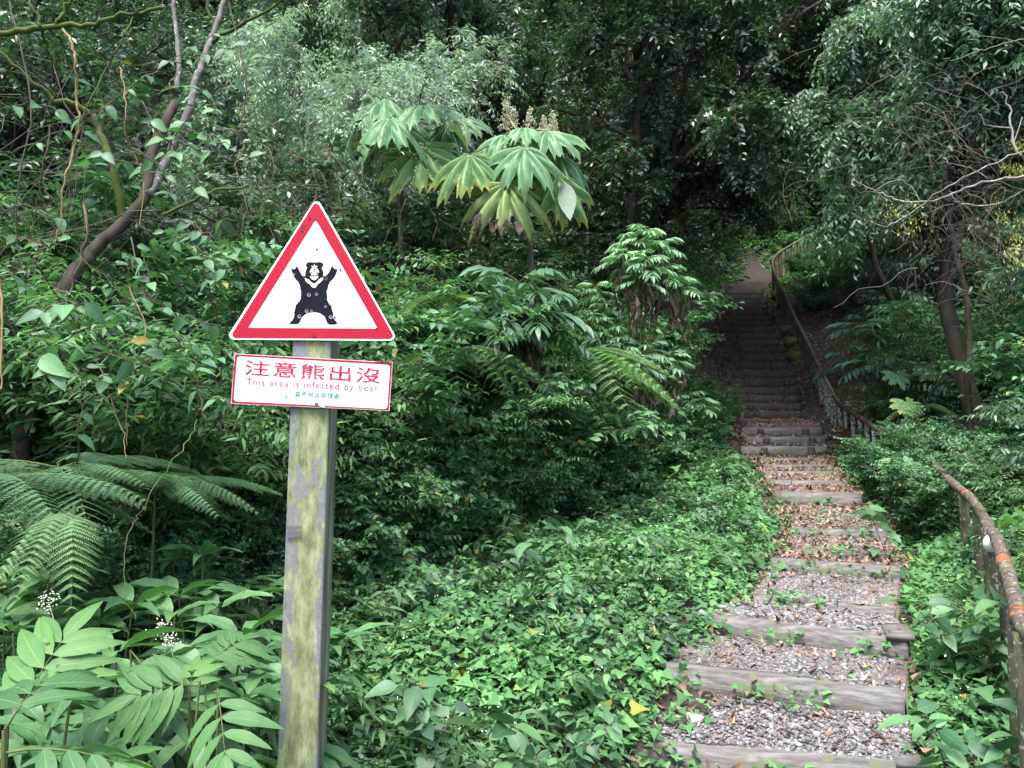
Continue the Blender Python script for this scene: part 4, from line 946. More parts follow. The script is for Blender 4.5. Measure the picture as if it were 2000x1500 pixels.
for px, py, n, sy in ((1980, 328, 160, 6), (1990, 285, 110, 8), (1985, 480, 200, 28), (1780, 430, 120, 26), (1740, 410, 70, 14), (1950, 415, 70, 14)):
    pos.append(np.array([tuple(P(px + rng.normal(0, 13), py + rng.normal(0, sy), 4.75) - o0) for _ in range(n)]))
YM = leafmat('yellow_moss', [(0, (.18, .19, .03)), (1, (.36, .34, .06))], vein=0, bump=0)
for ps, wh in zip(pos, ('at the root of the upright twig', 'just above the fork of the upright twig', 'hanging long and low by the right edge', 'dangling under the middle of the branch', 'at the thin end of the branch', 'under the thick part of the branch')):
    c0 = Vector(ps.mean(0)); ps = ps - np.array(c0); g = Geo()
    g.leaves(LA2, ps, np.c_[rng.normal(0, .4, (len(ps), 2)), rng.normal(-1, .4, len(ps))], rng.normal(0, 1, ps.shape), rng.uniform(.012, .03, len(ps)), rng.uniform(0, 1, len(ps)))
    tag(g.obj('hanging_moss', YM, None, True, o0 + c0), 'yellow green moss tuft ' + wh, 'moss', 'moss tufts on the pale dead branch')
def tangle(px, py, d, sx, sy, n, mat, label, seed, length=.8):
    rng = np.random.default_rng(seed); c = P(px, py, d); g = Geo()
    for i in range(n):
        p = Vector((rng.normal(0, sx), rng.normal(0, .35), rng.normal(0, sy))); dr = Vector(rng.normal(0, 1, 3)); dr.z = dr.z * .5; dr.normalize(); L = rng.uniform(.4, 1.3) * length; pts = [p.copy()]
        for k in range(9):
            dr = (dr + Vector(rng.normal(0, .28, 3)) + Vector((0, 0, -.16))).normalized(); p = p + dr * L / 9; pts.append(p.copy())
        r = rng.uniform(.001, .0032); g.tube(pts, np.linspace(r, r * .5, 10), 3)
    tag(g.obj('dry_vine_tangle', mat, None, True, c), label, 'dry vines', 'tangles of dry vine')
tangle(1880, 395, 6.2, .28, .22, 90, M['twig'], 'tangle of dry brown vines behind the pale dead branch', 1, .6)
tangle(1810, 210, 6.8, .42, .38, 90, M['twig'], 'reddish brown tangle of dry vines hanging below the upper right crown', 2)
tangle(1910, 510, 6.6, .22, .3, 60, M['twigdark'], 'lower thin dangling vines at the right, under the dead branch', 3, .7)
tangle(640, 340, 6.5, .5, .22, 60, M['twig'], 'dry twigs sprawling right above the triangle sign', 5, 1.2)
tangle(120, 330, 4.4, .55, .6, 110, M['twigdark'], 'dense thicket of bare twigs at the left edge', 6, 1.3)
tangle(200, 560, 4.8, .6, .5, 60, M['twigdark'], 'bare twigs criss-crossing around the leaning trunk', 7, 1.2)
for k, (lines, lab) in enumerate([([([(1760, 640, 12), (1720, 540, 12), (1690, 440, 12), (1650, 330, 12), (1600, 250, 12.2), (1560, 200, 12.4)], .06, .03), ([(1700, 470, 12), (1740, 380, 12), (1780, 300, 12)], .035, .015), ([(1655, 340, 12), (1620, 330, 12), (1560, 290, 12)], .025, .01), ([(1640, 310, 12), (1660, 220, 12)], .025, .01)], 'thin dark forked trunk leaning left over the handrail bend'),
                                  ([([(1890, 640, 8), (1885, 560, 8), (1865, 480, 8), (1850, 380, 8.1), (1870, 250, 8.2), (1880, 100, 8.3)], .036, .024), ([(1868, 490, 8), (1900, 400, 8), (1950, 300, 8)], .04, .02)], 'thick dark trunk at the right behind the tangle')]):
    base = P(*lines[0][0][0]); z = G0(base.x, base.y)
    lines[0][0].insert(0, (lines[0][0][0][0] + 4, 850 - 1500 * (z - .1 - EYE) / base.y, base.y))
    branchset(lines, M['bark'], 'dark_trunk', lab, 'tree trunk', 'dark trunks right of the stairs', wob=.012, seed=40 + k, partname='limb')

# ------------------------------------------------------------------ rice paper plants
def palm_tpl(nl=9, fold=.06, droop=.55, seed=0, cut=.5):
    rng = np.random.default_rng(seed); nr = 11; per = 12; n = nl * per + 1; V = [(0, 0, 0)]; U = [(0, 0)]; A0, A1 = rad(-150), rad(150)
    ang = np.linspace(A0, A1, n); ln = rng.uniform(.82, 1.1, nl + 1); dv = rng.uniform(.75, 1.5, nl + 1); ragged = rng.normal(0, .018, n)
    for i in range(1, nr + 1):
        q = i / nr
        for k, a in enumerate(ang):
            ph = (k % per) / per; lob = abs(ph - .5) * 2; li = min(k // per, nl - 1)      # lob 0 in the lobe centre, 1 in the sinus
            main = (.80 + .20 * math.cos(a * .8)) * (ln[li] * (1 - lob) + .95 * lob)
            tip = main * (1 - cut * lob ** 1.15)
            if .42 < lob < .60: tip += .10 * main                # side teeth of every lobe
            if .15 < lob < .35: tip -= .06 * main
            r = q * (tip + ragged[k] * q)
            pleat = fold * (1 - 2 * lob) * q * (1.1 - .4 * q)
            dr_ = droop * (dv[li] * (1 - lob) + 1.0 * lob)
            z = pleat - dr_ * (r ** 1.7) * (.6 + .8 * abs(math.sin(a * .5)) ** 1.3) + .03 * math.sin(q * 9 + k * .9 + seed) * q
            sh = 1 - .32 * min(1.2, dr_) * r ** 1.2
            V.append((math.sin(a) * r * sh, math.cos(a) * r * sh, z)); U.append(((ph - .5) * 2 * max(.35, 1 - q * .4), q))
    T = [(0, 2 + k, 1 + k) for k in range(n - 1)]
    for i in range(nr - 1):
        for k in range(n - 1):
            a = 1 + i * n + k; b = a + n; T += [(a, a + 1, b + 1), (a, b + 1, b)]
    return np.array(V), np.array(T), np.array(U)
def palmmat(name, c, tipc=None, tip0=.7, ccol=(.32, .38, .12)):
    m, t, b, o = newmat(name)
    at = N(t, 'ShaderNodeAttribute', attribute_name='luv'); sx = N(t, 'ShaderNodeSeparateXYZ'); t.links.new(at.outputs['Vector'], sx.inputs[0]); u, v, r = sx.outputs
    no = N(t, 'ShaderNodeTexNoise', i_Scale=20, i_Detail=6.0, i_Roughness=.65); tc = N(t, 'ShaderNodeTexCoord'); t.links.new(tc.outputs['Object'], no.inputs['Vector'])
    base = ramp(t, no.outputs[0], [(.3, tuple(x * .78 for x in c)), (.7, tuple(min(1, x * 1.15) for x in c))])
    au = mth(t, 'ABSOLUTE', u)
    mid = mth(t, 'LESS_THAN', au, .055); sv = mth(t, 'GREATER_THAN', mth(t, 'SINE', mth(t, 'MULTIPLY', mth(t, 'SUBTRACT', v, mth(t, 'MULTIPLY', au, .18)), 62)), .86)
    vv = mth(t, 'MAXIMUM', mid, mth(t, 'MULTIPLY', sv, .35)); col = mixc(t, mth(t, 'MULTIPLY', vv, .55), base, ccol)
    if tipc:
        f = mth(t, 'ADD', v, mth(t, 'MULTIPLY', mth(t, 'SUBTRACT', no.outputs[0], .5), .9)); fr = ramp(t, f, [(tip0, (0, 0, 0)), (tip0 + .08, (1, 1, 1))]); col = mixc(t, fr, col, tipc)
    ge = N(t, 'ShaderNodeNewGeometry'); col = mixc(t, ge.outputs['Backfacing'], col, mixc(t, .6, col, (.42, .46, .38)))
    t.links.new(col, b.inputs['Base Color']); b.inputs['Roughness'].default_value = .5; b.inputs['Specular IOR Level'].default_value = .4
    bp = N(t, 'ShaderNodeBump', i_Strength=.5, i_Distance=.006); t.links.new(mth(t, 'SUBTRACT', 1.0, vv), bp.inputs['Height']); t.links.new(bp.outputs[0], b.inputs['Normal'])
    tr = N(t, 'ShaderNodeBsdfTranslucent'); t.links.new(mixc(t, 1.0, col, (1.0, 1.2, .5), 'MULTIPLY'), tr.inputs[0]); mx = N(t, 'ShaderNodeMixShader', i_0=.22); t.links.new(b.outputs[0], mx.inputs[1]); t.links.new(tr.outputs[0], mx.inputs[2]); t.links.new(mx.outputs[0], o.inputs[0])
    return m
PG = palmmat('rice_paper_leaf', (.12, .27, .13)); PY = palmmat('yellowing_rice_paper_leaf', (.12, .25, .09), (.30, .33, .09), .85)
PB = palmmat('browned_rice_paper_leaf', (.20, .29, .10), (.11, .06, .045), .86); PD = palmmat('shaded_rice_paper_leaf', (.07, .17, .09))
PALE = plain('pale_leaf_underside', (.20, .25, .19), .7, .2, .15, 30)
def rice_plant(label, trunk, head, leaves, seed, flowers=None):
    base = P(*trunk[0]); base.z = G0(base.x, base.y); root = empty('rice_paper_plant', base, label, 'plant', 'rice paper plants above the bushes')
    w = [base] + [P(*p) for p in trunk[1:]]; g = Geo(); g.tube([p - base for p in smooth(w)], np.linspace(.035, .024, (len(w) - 1) * 5 + 1), 8); g.obj('stem', M['barkgrey'], root)
    hd = P(*head)
    for i, (px, py, d, ax, size, droop, mat) in enumerate(leaves):
        a = P(px, py, d); tpl = palm_tpl(9, .13, droop * 1.35, seed + i, .52 + .12 * (i % 3) / 2); size *= 1.28
        sx_, sz, fw = ax; dr = np.array([[sx_, -fw, sz]]); nr = np.array([[sx_ * .3, -.50 - .35 * max(0, -sz), .70]])
        g = Geo(); g.leaves(tpl, np.array([tuple(a - base)]), dr, nr, size, .5); o = g.obj('leaf', mat, root)
        g = Geo(); mid = (a + hd) / 2 + Vector((0, 0, .05)); g.tube([p - base for p in smooth([hd, mid, a])], .008, 5); g.obj('leaf_stalk', M['stem'], o)
    if flowers:
        rng = np.random.default_rng(seed); g = Geo()
        for (px, py, s0) in flowers:
            c = P(px, py, head[2] + .1)
            g2 = []
            for q in range(46):
                h = rng.uniform(0, 1); p = c - base + Vector((rng.normal(0, .05) * s0 * (1.2 - h), rng.normal(0, .04), (h - .5) * .34 * s0)); g2.append(tuple(p))
                if q % 3 == 0: g.tube([tuple(c - base + Vector((0, 0, (h - .7) * .34 * s0))), tuple(p)], .003, 3)
            pos = np.repeat(np.array(g2), 7, 0) + rng.normal(0, .013, (len(g2) * 7, 3)); g.leaves(ICO, pos, rng.normal(0, 1, pos.shape), rng.normal(0, 1, pos.shape), rng.uniform(.008, .015, len(pos)), .5)
            g.tube([tuple(hd - base), tuple(c - base)], .007, 5)
        g.obj('flower_head', plain('cream_flowers', (.52, .50, .34), .8, .2, .3, 50), root)
    return root, base
rice_plant('taller rice paper plant on the left without flowers', [(790, 700, 7.9), (782, 400, 7.7), (779, 300, 7.6), (778, 232, 7.6)], (778, 236, 7.6), [
    (752, 196, 7.5, (-.9, -.25, .4), .50, .55, PG), (762, 232, 7.1, (-.12, -.55, .8), .50, .60, PG), (828, 206, 7.3, (.35, -.35, .85), .52, .5, PG),
    (822, 290, 7.2, (.02, -.9, .5), .52, .40, PY), (872, 248, 7.6, (.5, -.7, .4), .40, .6, PD), (694, 243, 7.6, (-.3, -.9, .2), .42, .5, PG), (905, 232, 7.9, (.95, -.15, .2), .36, .4, PD),
    (800, 240, 7.6, (.5, -.4, .6), .35, .5, PD), (735, 188, 7.8, (-.5, .2, -.3), .34, .5, PG)], 10)
r2, b2 = rice_plant('flowering rice paper plant with cream flower heads and a browned lower leaf', [(1045, 700, 7.6), (1036, 500, 7.5), (1029, 440, 7.5), (1022, 330, 7.4), (1020, 270, 7.4)], (1020, 275, 7.4), [
    (918, 303, 7.0, (-.15, -.75, .7), .50, .6, PY), (1025, 288, 6.9, (.0, -.7, .75), .50, .55, PG), (990, 358, 6.9, (-.12, -.85, .55), .58, .55, PB), (1090, 344, 7.1, (.12, -.9, .5), .50, .6, PY),
    (1092, 304, 7.3, (.75, -.6, .35), .52, .55, PD), (983, 264, 7.2, (-.75, -.45, .5), .44, .6, PG), (1068, 256, 7.2, (.8, -.3, .5), .42, .5, PG), (1025, 250, 7.1, (.05, -.3, .9), .32, .6, PG), (990, 300, 7.5, (-.5, -.6, .3), .38, .6, PD)], 40,
    flowers=[(990, 222, 1.0), (1003, 245, .9), (1035, 240, .8), (1080, 245, .75), (1062, 252, .6)])
g = Geo(); g.leaves(leaf_tpl(8, .42, .1, .1, .8), np.array([tuple(P(1103, 355, 6.98) - b2)]), np.array([[.12, -.12, -1.]]), np.array([[.1, 1., -.05]]), .40, .3); g.obj('turned_lobe', PALE, r2)
# crisp dead tips below the browned leaf
g = Geo(); rng = np.random.default_rng(9); pos = np.array([tuple(P(px, py, 6.83) - b2) for px, py in ((940, 415), (955, 432), (980, 425), (1008, 432), (930, 425))])
g.leaves(leaf_tpl(6, .6, .4, -.2, .8, .06), pos, np.c_[rng.normal(0, .15, 5), rng.normal(0, .1, 5), -np.ones(5)], np.tile([[.1, -1., 0]], (5, 1)) + rng.normal(0, .3, (5, 3)), rng.uniform(.10, .15, 5), rng.uniform(.1, .9, 5))
g.obj('withered_lobe', leafmat('withered_lobe', [(0, (.035, .02, .018)), (1, (.10, .06, .045))], rough=.8), r2)

# ------------------------------------------------------------------ compound-leaf shrubs
def compound(g, p, dr, up, L, rng, pairs=5, leaf=.12, tpl=LA3, droop=.5, m=0, ms=1, hang=.35, val=None, spread=.8):
    p = np.array(p, float); dr = unit(np.array(dr, float)); up = unit(np.array(up, float)); s = unit(np.cross(dr, up)); up = np.cross(s, dr)
    ts = np.linspace(.28, .95, pairs); pts = [p + dr * L * t - UP * droop * L * t * t for t in np.linspace(0, 1, 7)]
    g.tube(pts, np.linspace(.004, .0015, 7) * (L / .4), 4, ms)
    pos = []; d = []; sc = []
    for t in ts:
        q = p + dr * L * t - UP * droop * L * t * t; tang = unit(dr - UP * 2 * droop * t)
        for sg in (1, -1):
            pos.append(q); d.append(tang * (.45 + .3 * t) + s * sg * spread - UP * hang + rng.normal(0, .07, 3)); sc.append(leaf * (.75 + .5 * math.sin(math.pi * (t * .8 + .05))) * rng.uniform(.88, 1.1))
    tang = unit(dr - UP * 2 * droop); pos.append(pts[-1]); d.append(tang - UP * hang * .5); sc.append(leaf * 1.05)
    n = len(pos); r = (rng.uniform(.1, .9) if val is None else val)
    g.leaves(tpl, np.array(pos), np.array(d), up[None] + rng.normal(0, .12, (n, 3)), np.array(sc), np.clip(r + rng.normal(0, .1, n), 0, 1), m)
def elder(name, label, base_px, heads, key='elder', leaf=.13, L=.38, nleaf=8, pairs=5, tpl=LA3, seed=0, dead=0, group='feather leaved shrubs', r=.010, width=1.0):
    rng = np.random.default_rng(seed); b = P(*base_px); b.z = G0(b.x, b.y); root = empty(name, b, label, 'shrub', group)
    gs = Geo(); gl = Geo(); gd = Geo()
    for h in heads:
        c = P(*h[:3]) - b; sc = h[3] if len(h) > 3 else 1.0
        mid = Vector((c.x * .45, c.y * .45, c.z * .6)); gs.tube(smooth([Vector((0, 0, -.05)), mid, c]), np.linspace(r * 1.3, r * .6, 11), 6)
        a0 = rng.uniform(0, 6.28)
        for k in range(nleaf):
            a = a0 + k * 2.4; e = .75 - .85 * (k / nleaf); dr = (math.cos(a) * width, math.sin(a) * width, e)
            compound(gl, (c.x, c.y, c.z - .02 * k * sc), dr, (0, 0, 1), L * sc * rng.uniform(.8, 1.1) * (.7 + .4 * k / nleaf), rng, pairs, leaf * sc, tpl, .38, hang=.16)
        for k in range(dead):
            q = c + Vector((rng.normal(0, .06), rng.normal(0, .05), -.18 - .05 * k)); n = 5
            pos = np.array([tuple(q + Vector((rng.normal(0, .015), rng.normal(0, .015), -.05 * j))) for j in range(n)]); gd.leaves(leaf_tpl(4, .3, .5, .1, .8, .05), pos, np.c_[rng.normal(0, .2, (n, 2)), -np.ones(n)], rng.normal(0, 1, (n, 3)), rng.uniform(.09, .16, n), rng.uniform(0, .7, n))
            gd.tube([tuple(c), tuple(q)], .002, 3)
    gs.obj('stem', M['stem'], root); gl.obj('foliage', [M[key], M['stem']], root)
    if dead: gd.obj('dead_leaves', M['dead'], root)
elder('feather_leaf_shrub', 'umbrella of blue green feather leaves over a skirt of blackened dead leaves', (1015, 800, 6.3), [(1010, 548, 6.3, 1.4), (1045, 575, 6.2, 1.15), (970, 590, 6.2, 1.05)], 'elderb', .125, .42, 12, 7, LA6, 1, dead=14)
elder('feather_leaf_shrub', 'tall pale green feather leaved shrub left of the upper stairs', (1250, 760, 8.2), [(1255, 445, 8.2), (1290, 470, 8.1), (1215, 490, 8.0), (1265, 500, 7.9), (1300, 520, 8.1), (1235, 460, 8.3), (1250, 530, 7.9, .9), (1330, 545, 8.2, .9)], 'elderp', .115, .27, 9, 5, LA3, 2, dead=5)
elder('feather_leaf_shrub', 'middle pale feather leaved shrub between the blue green umbrella and the tall one', (1190, 800, 8.3), [(1165, 555, 8.5, .9), (1180, 590, 8.3, .8), (1150, 610, 8.2, .9), (1200, 625, 8.2), (1240, 600, 8.5, .8), (1215, 665, 8.0), (1180, 650, 8.1, .9)], 'elderp', .11, .27, 8, 5, LA3, 3)
elder('feather_leaf_shrub', 'lowest pale feather leaved shrub leaning toward the stairs', (1250, 830, 8.0), [(1265, 675, 8.0), (1310, 690, 8.1, .9), (1240, 690, 7.8), (1290, 705, 8.0, .8)], 'elderp', .11, .27, 9, 5, LA3, 4, dead=4)
elder('feather_leaf_shrub', 'small feather leaved shrub low beside the foot of the dark flight', (1355, 840, 9.3), [(1352, 772, 9.3, .9), (1375, 785, 9.3, .7)], 'elderp', .13, .30, 8, 5, LA3, 5)
elder('feather_leaf_shrub', 'small dark feather leaved shrub under the umbrella one', (960, 850, 6.2), [(955, 700, 6.2, .9), (985, 725, 6.1, .8), (940, 680, 6.3, .8), (1085, 640, 6.5, .9)], 'elderb', .14, .34, 7, 4, LA3, 6)
elder('feather_leaf_shrub', 'shaded blue feather leaved shrub in the hollow right of the dark flight', (1700, 720, 11), [(1680, 630, 11), (1720, 640, 11), (1705, 700, 10.5), (1750, 600, 11.5), (1660, 690, 11)], 'elderb', .16, .5, 8, 6, LA3, 7)
# near bottom left
elder('feather_leaf_sapling', 'large bright feather leaf in the bottom left corner', (10, 1700, 1.35), [(8, 1425, 1.38, 1)], 'elder', .11, .26, 3, 5, LA6, 12, r=.006, group='near saplings at lower left')
rng = np.random.default_rng(31)
def near_leaf(label, base, p0, p1, leaf, pairs, mat='elder', up=(0, -.75, .7), val=.6, seed=0, droop=.12):
    rng = np.random.default_rng(seed); a, b = P(*p0), P(*p1); bs = P(*base); bs.z = G0(bs.x, bs.y); root = empty('feather_leaf_sapling', bs, label, 'plant', 'near saplings at lower left')
    g = Geo(); g.tube([Vector((0, 0, 0)), (a - bs) * .6, a - bs], [.005, .004, .003], 5); g.obj('stem', M['stem'], root)
    g = Geo(); compound(g, a - bs, (b - a), up, (b - a).length, rng, pairs, leaf, LA6, droop, hang=.12, val=val, spread=.95)
    g.obj('foliage', [M[mat], M['stem']], root); return root
near_leaf('sapling with one big leaf pointing up right at the lower left', (0, 1700, 1.5), (15, 1420, 1.5), (125, 1225, 1.62), .12, 5, val=.9, seed=1)
near_leaf('sapling whose arched leaf hangs left of the post foot', (300, 1650, 2.0), (255, 1270, 2.0), (330, 1360, 1.9), .105, 5, seed=2, val=.4)
near_leaf('sapling with hole bitten leaflets in the lower left middle', (320, 1680, 1.9), (390, 1330, 1.9), (270, 1345, 1.85), .11, 5, seed=3, val=.6)
near_leaf('sapling with a fan of leaflets close to the post', (430, 1680, 2.0), (400, 1300, 2.1), (470, 1240, 2.2), .10, 5, seed=4, val=.5)
near_leaf('drooping pale sapling leaf nearest the post foot', (430, 1700, 1.85), (425, 1345, 1.95), (440, 1450, 1.75), .11, 4, seed=5, val=.5)
near_leaf('bright young leaf tip between the two drooping saplings', (370, 1700, 1.95), (370, 1350, 1.9), (378, 1300, 1.95), .07, 3, seed=6, val=1.0)
near_leaf('pale leaf along the bottom edge at the left', (150, 1800, 1.6), (120, 1560, 1.5), (230, 1470, 1.6), .12, 3, seed=7, val=.8)

# ------------------------------------------------------------------ whorled plants
def whorl_mesh(seed, key='lance', n=12, L=.17, tiers=2, H=.5, tpl=LA6):
    rng = np.random.default_rng(seed); g = Geo(); st = Geo()
    for s_ in range(4):
        a = rng.uniform(0, 6.28); rr = rng.uniform(.0, .13); top = np.array([math.cos(a) * rr * 1.6, math.sin(a) * rr * 1.6, H * rng.uniform(.6, 1.0)])
        st.tube([np.array([math.cos(a) * rr * .4, math.sin(a) * rr * .4, -.05]), top * .6, top], [.005, .004, .003], 5)
        for t_ in range(tiers):
            c = top - UP * .09 * t_; k = np.arange(n // 2 + 2 * t_); an = k * 2.4 + t_; el_ = .45 - .55 * t_ - .5 * k / len(k) * .6
            d = np.c_[np.cos(an), np.sin(an), el_]; m_ = len(k)
            g.leaves(tpl, np.tile(c, (m_, 1)) + d * .01, d, np.tile(UP, (m_, 1)) + rng.normal(0, .15, (m_, 3)), L * rng.uniform(.75, 1.1, m_), rng.uniform(.1, .95, m_))
    return st.mesh('stem', M['stem']), g.mesh('foliage', [M[key]])
WH = [whorl_mesh(500 + i) for i in range(3)]
wl = [(205, 1160, 2.9, 'whorled long leaved plant below the hanging fern tip'), (330, 1080, 3.3, 'dark whorled plant right of the fern'), (90, 1210, 2.5, 'whorled plant at the left edge above the big bright leaf'),
      (420, 1140, 3.2, 'whorled plant left of the post at half its height'), (515, 1220, 2.9, 'drooping striped whorled plant touching the post'), (300, 1200, 2.8, 'whorled plant in the middle of the lower left thicket'),
      (20, 1130, 2.7, 'whorled plant cut by the left edge under the fern'), (180, 1290, 2.1, 'bright whorled plant behind the big feather leaf'), (240, 1240, 2.4, 'whorled plant beside the white flower cluster'),
      (400, 1060, 3.6, 'small shaded whorled plant under the fern fronds'), (500, 1080, 3.6, 'whorled plant behind the upper post'), (130, 1100, 3.1, 'whorled plant under the left fern frond'), (470, 1300, 2.4, 'whorled plant low beside the post'),
      (620, 1180, 3.5, 'whorled plant just right of the post'), (60, 1330, 1.9, 'whorled plant low in the left corner'), (390, 1230, 2.6, 'whorled plant above the saplings near the post')]
for i, (px, py, d, lab) in enumerate(wl):
    c = P(px, py, d); z = G0(c.x, c.y); s = max((c.z - z) / .48, .35)
    r = empty('whorled_plant', (c.x, c.y, z), lab, 'plant', 'whorled plants at lower left', i * 1.3, 1); r.scale = (1, 1, s)
    r.scale = (min(1.15, .6 + .35 * s),) * 2 + (s,)
    put(WH[i % 3][0], 'stem', r); put(WH[i % 3][1], 'foliage', r)
# broad leaf weeds poking out of the ground cover
WE = [shrub_meshes(600 + i, 'shrub' if i else 'bright', H=.45, stems=3, tpl=OV5, leaf=.12, k=3, slen=.1, side=1, rbase=.08, low=.3, sr=.004) for i in range(3)]
we = [(770, 1440, 2.7, 'broad leaved weed right of the post foot at the bottom'), (860, 1400, 2.9, 'pale broad leaved weed near the bottom middle'), (790, 1270, 3.5, 'glossy broad leaved weed in the ground cover right of the post'),
      (900, 1100, 4.6, 'upright weed at the edge of the dark bushes'), (1010, 1010, 5.2, 'tall leafy weed between bushes and ground cover'), (1140, 1230, 4.2, 'weed in the middle of the ground cover'),
      (1270, 1190, 4.3, 'feathery weed left of the third step'), (960, 1200, 4.3, 'broad leaved weed in the middle left ground cover'), (1180, 1010, 5.8, 'weed high on the ground cover slope'),
      (1560, 1245, 4.15, 'single green seedling in front of the third step'), (1870, 1290, 3.4, 'leafy weed by the near handrail posts'), (1760, 950, 6.0, 'large leaved weed right of the stairs'),
      (1330, 960, 7.0, 'weed near the top left of the ground cover'), (1900, 1110, 4.0, 'weed beside the rail joint')]
for i, (px, py, d, lab) in enumerate(we):
    c = P(px, py, d); z = G0(c.x, c.y); s = float(np.clip((c.z - z) / .42, .5, 1.3)); s = .35 if 'seedling' in lab else s
    r = empty('broad_leaf_weed', (c.x, c.y, z), lab, 'plant', 'weeds in the ground cover', i * 1.9, s)
    put(WE[i % 3][0], 'stem', r); put(WE[i % 3][1], 'foliage', r)

# ------------------------------------------------------------------ ferns
def pinna(g, p, dr, up, L, rng, n=15, val=.5):
    dr = unit(dr); s = unit(np.cross(dr, up)); up = np.cross(s, dr); t = np.repeat(np.linspace(.05, .98, n), 2); sg = np.tile([1, -1], n)
    pos = p[None] + dr[None] * (L * t)[:, None] - UP[None] * (L * .18 * t * t)[:, None]
    d = dr[None] * .35 + s[None] * sg[:, None] + rng.normal(0, .03, (2 * n, 3)); sc = L * .30 * (1 - t) ** .7 + L * .03
    g.leaves(PIN, pos, d, np.tile(up, (2 * n, 1)), sc, np.clip(val + rng.normal(0, .06, 2 * n), 0, 1))
    g.tube([p, p + dr * L * .6 - UP * L * .065, p + dr * L - UP * L * .18], [.0022, .0015, .0008], 3, 1)
def frond(seed, L=1.0, pairs=16, droop=.35, key='fern', pl=.30, n=15):
    rng = np.random.default_rng(seed); g = Geo(); pts = []
    for t in np.linspace(0, 1, 12): pts.append(np.array([0, L * t, -droop * L * t ** 2.2]))
    g.tube(pts, np.linspace(.007, .0015, 12), 5, 1)
    for t in np.linspace(.18, .99, pairs):
        q = np.array([0, L * t, -droop * L * t ** 2.2]); tang = unit(np.array([0, 1, -droop * 2.2 * t ** 1.2])); l = L * pl * (math.sin(math.pi * min(1, (t * .80 + .16))) ** .9) + .02
        for sg in (1, -1): pinna(g, q, np.array([sg, 0, 0]) + tang * .45 - UP * .15 + rng.normal(0, .04, 3), np.array([0, .2, 1.]), l, rng, n, .45 + .3 * t)
    return g.mesh('frond', [M[key], M['stem']])
FR = [frond(700 + i, 1.0, 20, .38 + .10 * i, pl=.24) for i in range(3)]; FL = [frond(720 + i, 1.0, 15, .85, 'fernl') for i in range(2)]
def fern(label, px, py, d, nf, size, protos, seed, arcs=(0, 360), elev=.45, group='ferns', h=None):
    rng = np.random.default_rng(seed); c = P(px, py, d); z = G0(c.x, c.y); root = empty('fern', (c.x, c.y, z), label, 'fern', group)
    top = c.z - z; g = Geo(); g.tube([(0, 0, -.05), (.01, 0, top)], [.009, .006], 6); g.obj('stalk', M['stem'], root)
    for k in range(nf):
        a = rad(arcs[0] + (arcs[1] - arcs[0]) * (k + .5) / nf + rng.uniform(-8, 8)); o = put(protos[k % len(protos)], 'frond', root); o.location = (0, 0, top - rng.uniform(0, .06))
        e = elev * rng.uniform(.5, 1.2); o.rotation_euler = Matrix.Rotation(a - math.pi / 2, 3, 'Z').to_4x4().to_euler(); o.rotation_euler = (Matrix.Rotation(a - math.pi / 2, 3, 'Z') @ Matrix.Rotation(e, 3, 'X')).to_euler()
        s = size * rng.uniform(.8, 1.15); o.scale = (s, s, s)
    return root
fern('big dark fern spreading over the left thicket below the trunk', 110, 905, 3.3, 10, .62, FR, 1, (0, 360), .35)
fern('dark fern with long fronds reaching right toward the sign', 300, 925, 3.5, 9, .52, FR, 2, (-80, 200), .3)
fern('fern at the far left edge with drooping frond tips', -30, 930, 3.0, 8, .60, FR, 3, (-100, 100), .3)
fern('small fern hanging its bright tip over the whorled plants', 140, 985, 2.7, 3, .34, FL, 4, (-128, -52), .05)
fern('pale fern beneath the flowering rice paper plant', 885, 590, 6.4, 9, .55, FL, 5, (-190, 10), .45)
fern('pale fern right of the umbrella shrub', 1110, 690, 7.2, 11, .88, FL, 6, (-190, 10), .4)
fern('pale fern left of the umbrella shrub', 870, 690, 6.1, 11, .76, FL, 7, (-190, 10), .4)
fern('fern drooping toward the ground cover under the pale shrubs', 1170, 780, 7.6, 8, .62, FL, 8, (-190, 10), .4)
fern('dark fern below the umbrella shrub', 1000, 770, 6.5, 10, .7, FR, 9, (-190, 10), .35)
fern('far fern at the turn of the path beyond the rail', 1480, 480, 27, 8, 1.0, FL, 10, (0, 360), .5)
fern('fern right of the lichened rail posts', 1800, 790, 9.0, 7, .4, FL, 11, (0, 360), .4)
fern('fern low beside the foot of the dark flight on the right', 1900, 730, 9.5, 8, .6, FR, 12, (0, 360), .4)
# large lobed leaves right of the stairs
def lobed(label, px, py, d, size, mat, seed):
    c = P(px, py, d); z = G0(c.x, c.y); root = empty('lobed_leaf_plant', (c.x, c.y, z), label, 'plant', 'young lobed leaf plants right of the stairs'); h = c.z - z
    g = Geo(); g.tube([(0, 0, 0), (.02, .05, h * .6), (0, 0, h)], [.006, .005, .004], 5); g.obj('stem', M['stem'], root)
    g = Geo(); g.leaves(palm_tpl(7, .05, .3, seed, .4), np.array([[0, 0, h]]), np.array([[.1, -.5, -.6]]), np.array([[0, -.7, .7]]), size, .5); g.obj('leaf', mat, root)
lobed('young lobed leaf right of the last posts of the dark flight rail', 1752, 730, 9.6, .26, PG, 1)
lobed('second young lobed leaf, right of the first among the bushes', 1812, 720, 9.6, .26, PD, 2)
lobed('yellowish lobed leaf above the rust marked rail', 1770, 785, 8.8, .26, PY, 3)
lobed('large soft lobed leaf close beside the sunlit steps', 1765, 905, 7.0, .28, PG, 4)

